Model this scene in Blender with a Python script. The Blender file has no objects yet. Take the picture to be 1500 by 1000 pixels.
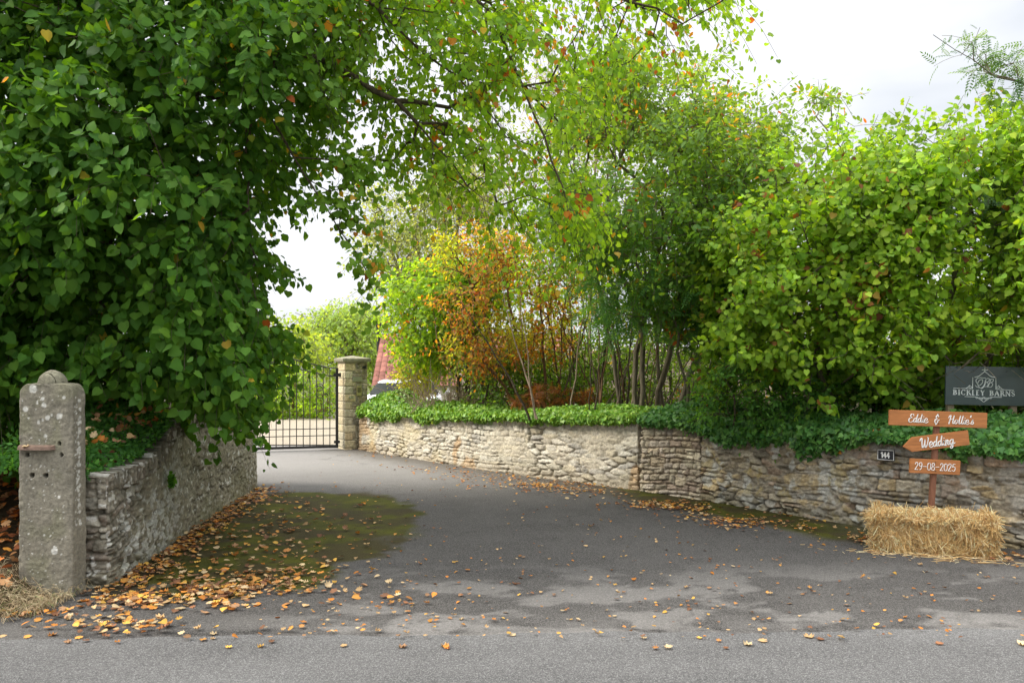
import bpy, bmesh, math
import numpy as np
from mathutils import Vector, Matrix
sc = bpy.context.scene
R = math.radians
# ------------------------------------------------------------------ camera
CAMH, FPX, HOR = 1.6, 1150.0, 535.0
cam_d = bpy.data.cameras.new("camera")
cam = bpy.data.objects.new("camera", cam_d)
sc.collection.objects.link(cam)
cam.location = (0, 0, CAMH)
cam.rotation_euler = (R(90), 0, 0)
cam_d.sensor_width = 36.0
cam_d.lens = 36.0 * FPX / 1500.0
cam_d.shift_y = (HOR - 500.0) / 1500.0
cam_d.clip_start = 0.05
cam_d.clip_end = 2000
sc.camera = cam
# ------------------------------------------------------------------ light
SUN_DIR = Vector((-0.76, -0.03, 0.66)).normalized()
world = bpy.data.worlds.new("World"); sc.world = world
world.use_nodes = True
wn, wl = world.node_tree.nodes, world.node_tree.links
wn.clear()
w_out = wn.new('ShaderNodeOutputWorld'); w_bg = wn.new('ShaderNodeBackground')
w_sky = wn.new('ShaderNodeTexSky'); w_sky.sky_type = 'NISHITA'; w_sky.sun_disc = False
w_sky.sun_elevation = math.asin(SUN_DIR.z)
w_sky.sun_rotation = math.atan2(SUN_DIR.x, SUN_DIR.y) % (2 * math.pi)
w_tc = wn.new('ShaderNodeTexCoord'); w_sep = wn.new('ShaderNodeSeparateXYZ')
wl.new(w_tc.outputs['Generated'], w_sep.inputs[0])
w_map = wn.new('ShaderNodeMapping'); w_map.inputs['Scale'].default_value = (1.0, 1.0, 2.6)
wl.new(w_tc.outputs['Generated'], w_map.inputs[0])
w_no = wn.new('ShaderNodeTexNoise'); w_no.inputs['Scale'].default_value = 2.3
w_no.inputs['Detail'].default_value = 5; w_no.inputs['Roughness'].default_value = 0.5
wl.new(w_map.outputs[0], w_no.inputs['Vector'])
w_cr = wn.new('ShaderNodeValToRGB')
w_cr.color_ramp.elements[0].position = 0.38; w_cr.color_ramp.elements[0].color = (0.74, 0.765, 0.80, 1)
w_cr.color_ramp.elements[1].position = 0.56; w_cr.color_ramp.elements[1].color = (1.0, 1.0, 1.01, 1)
wl.new(w_no.outputs['Fac'], w_cr.inputs[0])
# overcast sky, dim low down, with extra brightness added overhead as light
w_clp = wn.new('ShaderNodeFloatCurve')
_c = w_clp.mapping.curves[0]; _c.points[0].location = (0.0, 0.43); _c.points[1].location = (1.0, 1.0)
_c.points.new(0.25, 0.44); _c.points.new(0.45, 0.50); _c.points.new(0.7, 0.85); w_clp.mapping.update()
w_dbl = wn.new('ShaderNodeMath'); w_dbl.operation = 'MULTIPLY'; w_dbl.inputs[1].default_value = 1.0
wl.new(w_sep.outputs['Z'], w_clp.inputs['Value'])
w_mul = wn.new('ShaderNodeVectorMath'); w_mul.operation = 'SCALE'
wl.new(w_cr.outputs[0], w_mul.inputs[0]); 
w_pw = wn.new('ShaderNodeMapRange'); w_pw.inputs[1].default_value = 0.45; w_pw.inputs[2].default_value = 1.0
w_pw.inputs[3].default_value = 1.0; w_pw.inputs[4].default_value = 2.1
wl.new(w_sep.outputs['Z'], w_pw.inputs[0]); wl.new(w_clp.outputs[0], w_dbl.inputs[0]); wl.new(w_pw.outputs[0], w_dbl.inputs[1])
wl.new(w_dbl.outputs[0], w_mul.inputs['Scale'])
w_sc = wn.new('ShaderNodeVectorMath'); w_sc.operation = 'SCALE'; w_sc.inputs['Scale'].default_value = 0.10
wl.new(w_sky.outputs[0], w_sc.inputs[0])
w_mx = wn.new('ShaderNodeMixRGB'); w_mx.inputs[0].default_value = 0.9
wl.new(w_sc.outputs[0], w_mx.inputs[1]); wl.new(w_mul.outputs[0], w_mx.inputs[2])
wl.new(w_mx.outputs[0], w_bg.inputs['Color']); w_bg.inputs['Strength'].default_value = 1.0
wl.new(w_bg.outputs[0], w_out.inputs[0])
sun_d = bpy.data.lights.new("sun", 'SUN'); sun_d.energy = 1.9; sun_d.angle = R(15); sun_d.color = (1.0, 0.95, 0.86)
sun = bpy.data.objects.new("sun", sun_d); sc.collection.objects.link(sun)
sun.rotation_euler = SUN_DIR.to_track_quat('Z', 'Y').to_euler()
sun.location = (-10, 5, 20)
sc.view_settings.view_transform = 'Standard'
sc.view_settings.look = 'None'
sc.view_settings.exposure = 1.36
sc.view_settings.gamma = 1.0
sc.view_settings.use_curve_mapping = False
sc.cycles.max_bounces = 7; sc.cycles.diffuse_bounces = 4; sc.cycles.glossy_bounces = 2
sc.cycles.transmission_bounces = 5; sc.cycles.transparent_max_bounces = 4
sc.cycles.use_denoising = True
sc.cycles.caustics_reflective = False; sc.cycles.caustics_refractive = False

# ------------------------------------------------------------------ helpers
def PX(px, py, Y):
    return np.array(((px - 750) / FPX * Y, Y, CAMH + (HOR - py) / FPX * Y))

def norm(v):
    return v / np.maximum(np.linalg.norm(v, axis=-1, keepdims=True), 1e-9)

def _h(ix, iy, iz, seed):
    n = (ix.astype(np.uint32) * np.uint32(374761393) + iy.astype(np.uint32) * np.uint32(668265263)
         + iz.astype(np.uint32) * np.uint32(2147483647) + np.uint32((seed * 974634777 + 12345) & 0xffffffff))
    n = (n ^ (n >> np.uint32(13))) * np.uint32(1274126177)
    n = (n ^ (n >> np.uint32(16))) * np.uint32(2246822519)
    n = n ^ (n >> np.uint32(15))
    return (n & np.uint32(0xffffff)).astype(np.float64) / float(0xffffff)

def vnoise(p, seed=0):
    p = np.asarray(p, float)
    i = np.floor(p).astype(np.int64); f = p - i; f = f * f * (3 - 2 * f)
    r = 0
    for dx in (0, 1):
        for dy in (0, 1):
            for dz in (0, 1):
                w = (f[:, 0] if dx else 1 - f[:, 0]) * (f[:, 1] if dy else 1 - f[:, 1]) * (f[:, 2] if dz else 1 - f[:, 2])
                r = r + w * _h(i[:, 0] + dx, i[:, 1] + dy, i[:, 2] + dz, seed)
    return r

def fbm(p, octs=4, seed=0, gain=0.5):
    a, s, r = 1.0, 0.0, 0
    p = np.asarray(p, float)
    for o in range(octs):
        r = r + a * vnoise(p * (2 ** o) + 17.3 * o, seed + o); s += a; a *= gain
    return r / s

def n2(x, y, sc_, seed=0, octs=3, z=0.0):
    p = np.stack([np.ravel(x) * sc_, np.ravel(y) * sc_, np.full(np.size(x), z + 0.5)], 1)
    return fbm(p, octs, seed).reshape(np.shape(x))

def sstep(a, b, x):
    t = np.clip((x - a) / (b - a), 0, 1); return t * t * (3 - 2 * t)

def link(o, parent=None):
    sc.collection.objects.link(o)
    if parent is not None:
        o.parent = parent
    return o

def tag(o, label=None, cat=None, group=None, kind=None):
    if label: o['label'] = label
    if cat: o['category'] = cat
    if group: o['group'] = group
    if kind: o['kind'] = kind
    return o

def empty(name, loc, rz=0.0):
    o = bpy.data.objects.new(name, None); o.empty_display_size = 0.2
    o.location = loc; o.rotation_euler = (0, 0, rz)
    sc.collection.objects.link(o)
    return o

def mesh_np(name, V, F, material, parent=None, col=None, smooth=False):
    """V (n,3), F (m,k) constant k, col (n,3)."""
    V = np.ascontiguousarray(V, np.float32).reshape(-1, 3)
    F = np.ascontiguousarray(F, np.int32)
    k = F.shape[1]
    me = bpy.data.meshes.new(name)
    me.vertices.add(len(V)); me.vertices.foreach_set('co', V.ravel())
    me.loops.add(F.size); me.loops.foreach_set('vertex_index', F.ravel())
    me.polygons.add(len(F))
    me.polygons.foreach_set('loop_start', np.arange(0, F.size, k, dtype=np.int32))
    me.polygons.foreach_set('loop_total', np.full(len(F), k, np.int32))
    if smooth:
        me.polygons.foreach_set('use_smooth', np.ones(len(F), bool))
    if col is not None:
        a = me.attributes.new('Col', 'FLOAT_COLOR', 'POINT')
        cc = np.asarray(col, np.float32); cc = cc.reshape(-1, 4 if (cc.size == 4 * len(V)) else 3)
        c = np.ones((len(V), 4), np.float32); c[:, :cc.shape[1]] = cc
        a.data.foreach_set('color', c.ravel())
    me.update(calc_edges=True); me.validate()
    me.materials.append(material)
    return link(bpy.data.objects.new(name, me), parent)

def mesh_bm(name, bm, material, parent=None, smooth=False):
    me = bpy.data.meshes.new(name)
    bmesh.ops.recalc_face_normals(bm, faces=bm.faces)
    bm.to_mesh(me); bm.free()
    if smooth:
        for p in me.polygons: p.use_smooth = True
    me.materials.append(material)
    return link(bpy.data.objects.new(name, me), parent)

def bm_box(bm, c, s, rot=None, bev=0.0):
    r = bmesh.ops.create_cube(bm, size=1.0)
    vs = r['verts']
    M = Matrix.Translation(Vector(c)) @ (rot.to_4x4() if rot is not None else Matrix.Identity(4)) @ Matrix.Diagonal((s[0], s[1], s[2], 1))
    bmesh.ops.transform(bm, matrix=M, verts=vs)
    if bev > 0:
        es = list({e for v in vs for e in v.link_edges})
        bmesh.ops.bevel(bm, geom=es, offset=bev, segments=2, affect='EDGES')

def bm_tube(bm, pts, r, n=8, r2=None):
    pts = [Vector(p) for p in pts]
    rings = []
    for i, p in enumerate(pts):
        a = pts[max(i - 1, 0)]; b = pts[min(i + 1, len(pts) - 1)]
        t = (b - a).normalized()
        u = t.cross(Vector((0, 0, 1)))
        if u.length < 0.1: u = t.cross(Vector((0, 1, 0)))
        u.normalize(); v = t.cross(u)
        rr = r if r2 is None else r + (r2 - r) * i / (len(pts) - 1)
        rings.append([bm.verts.new(p + (u * math.cos(2 * math.pi * j / n) + v * math.sin(2 * math.pi * j / n)) * rr) for j in range(n)])
    for a, b in zip(rings, rings[1:]):
        for j in range(n):
            bm.faces.new((a[j], a[(j + 1) % n], b[(j + 1) % n], b[j]))
    bm.faces.new(rings[0]); bm.faces.new(list(reversed(rings[-1])))

def grid_faces(nr, nc, off=0, wrap=False):
    r = np.arange(nr - 1)[:, None]; c = np.arange(nc if wrap else nc - 1)[None]
    a = r * nc + c; b = r * nc + (c + 1) % nc
    return (np.stack([a, b, b + nc, a + nc], -1).reshape(-1, 4) + off).astype(np.int32)

# ------------------------------------------------------------------ materials
def newmat(name):
    m = bpy.data.materials.new(name); m.use_nodes = True
    nt = m.node_tree; nt.nodes.clear()
    out = nt.nodes.new('ShaderNodeOutputMaterial')
    return m, nt, out

def mat_surface(name, color=None, rough=0.8, spec=0.3, var=0.25, vscale=40.0, bump=0.3, bscale=60.0, bdist=0.01, metal=0.0,
                detail=6, speck=None, vein=None):
    m, nt, out = newmat(name)
    N, L = nt.nodes, nt.links
    b = N.new('ShaderNodeBsdfPrincipled'); L.new(b.outputs[0], out.inputs[0])
    b.inputs['Roughness'].default_value = rough; b.inputs['Metallic'].default_value = metal
    b.inputs['Specular IOR Level'].default_value = spec
    if color is None:
        c = N.new('ShaderNodeAttribute'); c.attribute_name = 'Col'; col = c.outputs['Color']
    else:
        c = N.new('ShaderNodeRGB'); c.outputs[0].default_value = (*color, 1); col = c.outputs[0]
    tc = N.new('ShaderNodeTexCoord')
    vec = tc.outputs['Object']
    if vein:
        mp = N.new('ShaderNodeMapping'); mp.inputs['Scale'].default_value = vein
        L.new(vec, mp.inputs[0]); vec = mp.outputs[0]
    no = N.new('ShaderNodeTexNoise'); no.inputs['Scale'].default_value = vscale; no.inputs['Detail'].default_value = detail
    no.inputs['Roughness'].default_value = 0.65
    L.new(vec, no.inputs['Vector'])
    mr = N.new('ShaderNodeMapRange'); mr.inputs[1].default_value = 0.25; mr.inputs[2].default_value = 0.75
    mr.inputs[3].default_value = 1 - var; mr.inputs[4].default_value = 1 + var
    L.new(no.outputs['Fac'], mr.inputs[0])
    vm = N.new('ShaderNodeVectorMath'); vm.operation = 'SCALE'
    L.new(col, vm.inputs[0]); L.new(mr.outputs[0], vm.inputs['Scale'])
    colout = vm.outputs[0]
    if speck:
        vo = N.new('ShaderNodeTexVoronoi'); vo.inputs['Scale'].default_value = speck[0]
        L.new(tc.outputs['Object'], vo.inputs['Vector'])
        sp = N.new('ShaderNodeSeparateColor'); L.new(vo.outputs['Color'], sp.inputs[0])
        mr2 = N.new('ShaderNodeMapRange'); mr2.inputs[1].default_value = 0.55; mr2.inputs[2].default_value = 1.0
        mr2.inputs[3].default_value = 0.0; mr2.inputs[4].default_value = speck[1]
        L.new(sp.outputs[0], mr2.inputs[0])
        mx = N.new('ShaderNodeMixRGB'); mx.inputs[2].default_value = (*speck[2], 1)
        ma = N.new('ShaderNodeMath'); ma.operation = 'MULTIPLY'; L.new(mr2.outputs[0], ma.inputs[0]); L.new(c.outputs['Alpha'], ma.inputs[1])
        L.new(ma.outputs[0], mx.inputs[0]); L.new(colout, mx.inputs[1]); colout = mx.outputs[0]
    L.new(colout, b.inputs['Base Color'])
    if bump > 0:
        n3 = N.new('ShaderNodeTexNoise'); n3.inputs['Scale'].default_value = bscale; n3.inputs['Detail'].default_value = 5
        n3.inputs['Roughness'].default_value = 0.7
        L.new(vec, n3.inputs['Vector'])
        bp = N.new('ShaderNodeBump'); bp.inputs['Strength'].default_value = bump; bp.inputs['Distance'].default_value = bdist
        L.new(n3.outputs['Fac'], bp.inputs['Height']); L.new(bp.outputs[0], b.inputs['Normal'])
    return m

def mat_leaf(name, trans=0.4, rough=0.45, spec=0.35, tint=(2.3, 2.0, 0.5)):
    m, nt, out = newmat(name)
    N, L = nt.nodes, nt.links
    at = N.new('ShaderNodeAttribute'); at.attribute_name = 'Col'
    b = N.new('ShaderNodeBsdfPrincipled'); b.inputs['Roughness'].default_value = rough
    b.inputs['Specular IOR Level'].default_value = spec
    L.new(at.outputs['Color'], b.inputs['Base Color'])
    vm = N.new('ShaderNodeVectorMath'); vm.operation = 'MULTIPLY'; vm.inputs[1].default_value = tint
    L.new(at.outputs['Color'], vm.inputs[0])
    t = N.new('ShaderNodeBsdfTranslucent'); L.new(vm.outputs[0], t.inputs['Color'])
    mx = N.new('ShaderNodeMixShader'); mx.inputs[0].default_value = trans
    L.new(b.outputs[0], mx.inputs[1]); L.new(t.outputs[0], mx.inputs[2]); L.new(mx.outputs[0], out.inputs[0])
    return m

M_STONE = mat_surface('weathered stone', None, 0.9, 0.2, 0.42, 38, 0.75, 70, 0.012)
M_STONEF = mat_surface('gatepost stone', None, 0.9, 0.2, 0.38, 55, 0.7, 110, 0.008)
M_ASPH = mat_surface('driveway asphalt', None, 0.88, 0.12, 0.35, 60, 0.8, 190, 0.006, speck=(230, 0.38, (0.32, 0.30, 0.28)))
M_ROAD = mat_surface('road asphalt', None, 0.9, 0.12, 0.30, 50, 0.8, 170, 0.006, speck=(210, 0.36, (0.42, 0.41, 0.40)))
M_SOIL = mat_surface('dark soil', None, 0.95, 0.1, 0.4, 25, 0.9, 40, 0.03)
M_GRAVEL = mat_surface('pale gravel', (0.33, 0.285, 0.22), 0.95, 0.1, 0.3, 30, 0.8, 60, 0.02)
M_BARK = mat_surface('grey brown bark', (0.10, 0.08, 0.055), 0.95, 0.1, 0.5, 14, 0.9, 30, 0.02, vein=(3, 3, 0.6))
M_BARKG = mat_surface('olive grey bark', (0.17, 0.145, 0.10), 0.95, 0.1, 0.5, 14, 0.9, 30, 0.02, vein=(3, 3, 0.6))
M_TWIG = mat_surface('reddish twigs', (0.17, 0.10, 0.06), 0.9, 0.1, 0.4, 20, 0.3, 40, 0.01)
M_TWIGP = mat_surface('pale dry twigs', (0.34, 0.26, 0.19), 0.9, 0.1, 0.4, 20, 0.3, 40, 0.01)
M_LEAF = mat_leaf('lime leaf', 0.42, 0.58, 0.14)
M_LEAFB = mat_leaf('bright leaf', 0.55, 0.5, 0.2)
M_LEAFS = mat_leaf('small leaf', 0.5, 0.55, 0.2)
M_IVY = mat_leaf('ivy leaf', 0.22, 0.42, 0.25)
M_DRY = mat_leaf('dry leaf', 0.15, 0.75, 0.15, tint=(1.3, 1.0, 0.7))
M_STRAW = mat_surface('straw', None, 0.6, 0.35, 0.15, 30, 0.0)
M_IRON = mat_surface('black painted iron', (0.03, 0.027, 0.025), 0.5, 0.4, 0.3, 30, 0.2, 80, 0.002)
M_RUST = mat_surface('rusty iron', (0.15, 0.10, 0.075), 0.85, 0.2, 0.5, 30, 0.7, 60, 0.004)
M_PINE = mat_surface('orange stained pine', (0.42, 0.165, 0.055), 0.6, 0.3, 0.32, 9, 0.25, 14, 0.003, vein=(0.8, 6, 9))
M_STAKE = mat_surface('brown stained timber', (0.22, 0.10, 0.06), 0.75, 0.2, 0.3, 12, 0.3, 18, 0.003, vein=(6, 6, 0.6))
M_OLDWOOD = mat_surface('weathered timber', (0.30, 0.24, 0.16), 0.9, 0.1, 0.3, 12, 0.3, 18, 0.003, vein=(6, 6, 0.6))
M_WHITE = mat_surface('white lettering', (0.80, 0.79, 0.76), 0.6, 0.3, 0.05, 30, 0.0)
M_SILVER = mat_surface('pale silver lettering', (0.78, 0.82, 0.82), 0.5, 0.3, 0.05, 30, 0.0)
M_SLATE = mat_surface('slate grey sign paint', (0.045, 0.070, 0.078), 0.16, 0.6, 0.15, 6, 0.02, 30, 0.002)
M_BLACK = mat_surface('black plaque', (0.015, 0.016, 0.02), 0.35, 0.5, 0.1, 30, 0.0)
M_STEEL = mat_surface('stainless steel', (0.55, 0.55, 0.5), 0.35, 0.5, 0.1, 30, 0.0, metal=0.9)
M_BRASS = mat_surface('brass plate', (0.42, 0.36, 0.18), 0.4, 0.5, 0.1, 30, 0.0, metal=0.5)
M_TILE = mat_surface('red clay pantiles', None, 0.85, 0.2, 0.25, 8, 0.3, 30, 0.01)
M_RENDER = mat_surface('cream render', (0.55, 0.48, 0.40), 0.9, 0.1, 0.12, 5, 0.3, 40, 0.01)
M_CAR = mat_surface('white car paint', (0.75, 0.76, 0.78), 0.25, 0.5, 0.02, 5, 0.0)
M_GLASSD = mat_surface('dark car glass', (0.012, 0.014, 0.016), 0.3, 0.25, 0.02, 5, 0.0)
M_TYRE = mat_surface('tyre rubber', (0.02, 0.02, 0.02), 0.9, 0.2, 0.1, 30, 0.0)
M_LAMP = mat_surface('headlamp glass', (0.6, 0.62, 0.65), 0.1, 0.6, 0.02, 5, 0.0)
M_HOLE = mat_surface('dark hole', (0.006, 0.005, 0.004), 0.95, 0.0, 0.1, 30, 0.0)

# ------------------------------------------------------------------ ground, road, drive
def ground_sheet():
    xs = np.concatenate([np.linspace(-300, -20, 15)[:-1], np.linspace(-20, 20, 81), np.linspace(20, 300, 15)[1:]])
    ys = np.concatenate([np.linspace(-60, -10, 6)[:-1], np.linspace(-10, 50, 121), np.linspace(50, 600, 20)[1:]])
    X, Y = np.meshgrid(xs, ys)
    Z = -0.03 - 1.6 * sstep(24, 36, Y)
    g = n2(X, Y, 0.7, 3)
    C = np.stack([0.07 + 0.05 * g, 0.075 + 0.06 * g, 0.03 + 0.02 * g], -1)
    o = mesh_np('ground', np.stack([X, Y, Z], -1), grid_faces(len(ys), len(xs)), M_SOIL, col=C, smooth=True)
    tag(o, kind='structure')
ground_sheet()

def road_edge(x):
    return 4.60 + (x + 3.0) * 0.028 + 0.02 * np.sin(x * 3.1) + 0.012 * np.sin(x * 11.7 + 1)

def road_sheet():
    xs = np.linspace(-40, 40, 801); t = np.linspace(0, 1, 60)
    X = np.repeat(xs[None], 60, 0); E = road_edge(xs)[None]
    Y = -1.5 + (E + 1.5) * t[:, None]
    Z = np.full_like(X, 0.004)
    g = n2(X * .5, Y * 1.6, 1.4, 11, 5); g2 = n2(X, Y, 6, 12)
    v = 0.088 + 0.055 * (g - .5) + 0.025 * (g2 - .5) - .018 * sstep(.5, .7, n2(X * .3, Y * 2, 1.0, 19))
    v = v + 0.02 * sstep(0.35, 0.05, E - Y)
    C = np.stack([v * 1.01, v * 0.985, v * 0.965], -1)
    tag(mesh_np('road', np.stack([X, Y, Z], -1), grid_faces(60, 801), M_ROAD, col=C, smooth=True), kind='structure')
road_sheet()

def to_px(X, Y, Z=0.0):
    return 750 + X / Y * FPX, HOR + (CAMH - Z) / Y * FPX

WALL_R = np.array([(-2.90, 14.78), (-1.10, 12.69), (0.10, 11.36), (1.62, 9.95), (2.25, 9.29), (2.72, 8.64), (3.49, 7.67), (4.40, 6.78), (6.6, 4.95)])
WALL_LX = np.array([(-2.90, 5.60), (-3.0, 6.74), (-3.12, 7.67), (-3.27, 10.05), (-3.4, 10.35), (-3.8, 10.5), (-7.5, 10.7)])
WALL_L = np.array([(-2.90, 5.60), (-3.0, 6.74), (-3.12, 7.67), (-3.29, 10.17)])
def dist_path(X, Y, path):
    P = np.stack([np.ravel(X), np.ravel(Y)], 1); best = np.full(len(P), 1e9)
    for a, b in zip(path[:-1], path[1:]):
        ab = b - a; t = np.clip(((P - a) @ ab) / (ab @ ab), 0, 1)
        best = np.minimum(best, np.linalg.norm(P - (a + t[:, None] * ab), axis=1))
    return best.reshape(np.shape(X))

def driveway():
    xs = np.arange(-9, 8.01, 0.035); n = 300
    t = np.linspace(0, 1, n) ** 1.25
    X = np.repeat(xs[None], n, 0); E = road_edge(xs)[None]
    Y = E - .06 + (15.66 - E) * t[:, None]
    Z = -.012 + 0.014 * sstep(-.045, .0, Y - E) + 0.008 * sstep(0, .25, Y - E)
    dR = dist_path(X, Y, WALL_R); dL = dist_path(X, Y, WALL_L)
    g = n2(X, Y, 0.8, 21); g2 = n2(X, Y, 5, 22); g3 = n2(X, Y, 2.0, 23, 5)
    v = 0.044 + 0.022 * (g - .5) + 0.022 * (g2 - .5)
    v = v + 0.15 * sstep(8.6, 13.0, Y + 0.7 * (g - .5))                # paler towards the gate: sunlight painted into the dusty surface colour
    # worn pale patches near the road
    patch = sstep(0.49, 0.55, n2(X * 0.7, Y * 1.3, 3.0, 24, 5)) * sstep(0.35, 0.5, n2(X, Y, 9, 25, 3) + 0.12)
    patch = patch * sstep(6.6, 5.4, Y) * sstep(-2.2, -0.6, X)
    v = v + 0.06 * patch
    v = v - .02 * sstep(.05, .0, np.abs(Y - E - .03) + .05 * (g3 - .4)) + 0.03 * sstep(0.40, 0.0, Y - E + 0.25 * (g2 - .5)) * sstep(0.4, 0.6, g3)
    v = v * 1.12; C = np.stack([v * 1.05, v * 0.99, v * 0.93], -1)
    crk = sstep(.010, .002, np.abs(n2(X, Y, 1.1, 91, 4) - .5)) * sstep(.45, .6, n2(X, Y, .6, 92)); C = C * (1 - .30 * crk)[..., None]
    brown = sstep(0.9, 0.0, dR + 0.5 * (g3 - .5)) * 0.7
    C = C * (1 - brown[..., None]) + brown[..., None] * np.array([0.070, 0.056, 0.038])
    # moss: left lens under the lime and the strip at the foot of the right wall
    xc, yc = -1.95, 7.4
    ang = (X - xc) * 0.15
    q = ((X - (-2.35)) / 1.45) ** 2 + ((Y - 7.6 + 0.1 * (X + 2)) / 2.3) ** 2
    mL = sstep(1.05, 0.80, q + 1.1 * (n2(X, Y, 3.2, 28, 4) - .5) + .5 * (g2 - .5))
    u = dR
    along = sstep(0.9, 1.7, X) * sstep(3.9, 2.9, X)
    mR = sstep(0.62, 0.32, np.abs(u - 0.28) + 0.4 * (g3 - .5)) * along
    mo = np.clip(mL * sstep(0.20, 0.5, g2 + 0.22) * 0.97 + mR * 0.95, 0, 0.97)[..., None]
    mc = np.stack([0.046 + 0.09 * (g2 - .4), 0.048 + 0.09 * (g2 - .4), 0.004 + 0 * g2], -1)
    brn = sstep(.44, .54, n2(X, Y, 3.5, 29, 4))[..., None] * .8; mc = mc * (1 - brn) + np.array([.040, .030, .013]) * brn
    C = C * (1 - mo) + mc * mo
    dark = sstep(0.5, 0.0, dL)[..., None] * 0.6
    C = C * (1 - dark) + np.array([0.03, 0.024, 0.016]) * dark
    C = np.concatenate([np.clip(C, 0.006, 1), 1 - .92 * mo], -1)
    Z = Z + 0.006 * (g - .5) * sstep(.1, .5, Y - E)
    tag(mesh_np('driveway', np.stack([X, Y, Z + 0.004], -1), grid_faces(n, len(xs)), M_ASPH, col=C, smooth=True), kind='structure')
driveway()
def gravel():
    xs = np.linspace(-12, 1.5, 60); ys = np.linspace(15.55, 24.5, 50)
    X, Y = np.meshgrid(xs, ys); Z = 0.024 + 0.02 * n2(X, Y, 2, 31)
    tag(mesh_np('gravel_drive', np.stack([X, Y, Z], -1), grid_faces(50, 60), M_GRAVEL, smooth=True), kind='structure')
gravel()

def wall_top_r(X):
    # height of the wall along its run (by world x of the foot)
    return np.interp(X, [-2.94, -1.1, 0.1, 1.62, 1.64, 2.25, 2.27, 3.5, 4.4, 6.6], [0.73, 0.78, 0.85, 0.92, 0.92, 0.90, 0.88, 0.90, 0.85, 0.82])

def resample(path, step):
    path = np.asarray(path, float); d = np.linalg.norm(np.diff(path, axis=0), axis=1); s = np.concatenate([[0], np.cumsum(d)])
    n = max(3, int(round(s[-1] / step)) + 1); q = np.linspace(0, s[-1], n)
    P = np.stack([np.interp(q, s, path[:, k]) for k in range(path.shape[1])], 1)
    return P, q

def smooth1(a, w, closed=False):
    if w < 1: return a
    k = np.ones(2 * w + 1) / (2 * w + 1)
    out = np.empty_like(a)
    for c in range(a.shape[1]):
        p = np.pad(a[:, c], w, mode='wrap' if closed else 'edge'); out[:, c] = np.convolve(p, k, 'valid')
    return out

def soil_bank():
    P, s = resample(WALL_R, 0.2); P = smooth1(P, 3)
    T = np.gradient(P, axis=0); T = norm(T); Nn = np.stack([-T[:, 1], T[:, 0]], 1)   # points behind the wall
    ts = np.concatenate([np.linspace(0.22, 2, 14), np.linspace(2.3, 9, 14)])
    Q = P[None] + Nn[None] * ts[:, None, None]
    h = wall_top_r(P[:, 0])[None] - 0.04 + 0 * ts[:, None]
    g = n2(Q[..., 0], Q[..., 1], 1.2, 41)
    Z = (h + 0.12 * sstep(.3, 2, ts)[:, None] + 0.2 * (g - .5)) * sstep(0.2, 2.2, s)[None] * sstep(9.0, 6.5, ts)[:, None] - 0.02
    V = np.concatenate([np.concatenate([Q[:1], Q]), np.concatenate([Z[:1] * 0 - .1, Z])[..., None]], -1)
    gg = n2(V[..., 0], V[..., 1], 3, 42)
    C = np.stack([.035 + .04 * gg, .03 + .04 * gg, .018 + .015 * gg], -1)
    tag(mesh_np('soil_bank', V, grid_faces(V.shape[0], V.shape[1]), M_SOIL, col=C, smooth=True), kind='structure')
soil_bank()

def left_verge():
    ys = np.linspace(4.72, 10.35, 120); xt = np.linspace(0, 1, 150)
    X = -14 + (np.interp(ys, [4.72, 5.55, 5.75, 10.3], [-3.0, -3.1, -3.3, -3.6])[:, None] + 14) * xt[None] ** .6; Y = np.repeat(ys[:, None], 150, 1)
    g = n2(X, Y, 1.3, 51, 4)
    Z = -.03 + .05 * sstep(4.75, 5.0, Y + .5 * (g - .5)) + 0.16 * sstep(4.75, 5.6, Y) * sstep(-3.15, -3.5, X) + 0.45 * sstep(5.6, 8, Y) * sstep(-3.3, -3.9, X) + 0.10 * (g - .4) * sstep(4.75, 5.2, Y) * sstep(-3.15, -3.4, X)
    C = np.stack([.045 + .05 * g, .032 + .035 * g, .02 + .015 * g], -1)
    tag(mesh_np('verge', np.stack([X, Y, Z], -1), grid_faces(120, 150), M_SOIL, col=C, smooth=True), kind='structure')
left_verge()

# ------------------------------------------------------------------ stone walls as displaced surfaces
def pat_coursed(s, z, rng, hmin, hmax, wmin, wmax, L, H, warp=0.03, seed=0):
    p = np.stack([s * 1.6, z * 2.5, 0 * s + seed], 1)
    z2 = z + warp * 2 * (vnoise(p, 61) - .5) + 0.012 * (vnoise(p * 6, 62) - .5)
    s2 = s + warp * (vnoise(p * 2 + 9, 63) - .5) + 0.010 * (vnoise(p * 7, 64) - .5)
    rows = [-0.3]
    while rows[-1] < H + 0.4: rows.append(rows[-1] + rng.uniform(hmin, hmax))
    rows = np.array(rows); ri = np.clip(np.searchsorted(rows, z2) - 1, 0, len(rows) - 2)
    dv = np.minimum(z2 - rows[ri], rows[ri + 1] - z2)
    du = np.zeros_like(s); cid = np.zeros(len(s), np.int64); cs = np.zeros_like(s)
    for r in range(len(rows) - 1):
        m = ri == r
        if not m.any(): continue
        b = [-0.5 + rng.uniform(0, .1)]
        while b[-1] < L + 0.5: b.append(b[-1] + rng.uniform(wmin, wmax) * (1 + 0.8 * (rng.random() < .15)))
        b = np.array(b); ci = np.clip(np.searchsorted(b, s2[m]) - 1, 0, len(b) - 2)
        du[m] = np.minimum(s2[m] - b[ci], b[ci + 1] - s2[m]); cid[m] = r * 4001 + ci; cs[m] = (s2[m] - b[ci]) / (b[ci + 1] - b[ci]) - .5
    rr = 0.022
    both = (du < rr) & (dv < rr)
    d = np.minimum(du, dv)
    d = np.where(both, rr - np.hypot(rr - du, rr - dv), d)
    cz = (z2 - rows[ri]) / (rows[ri + 1] - rows[ri]) - .5
    return d, cid, cs, cz

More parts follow.
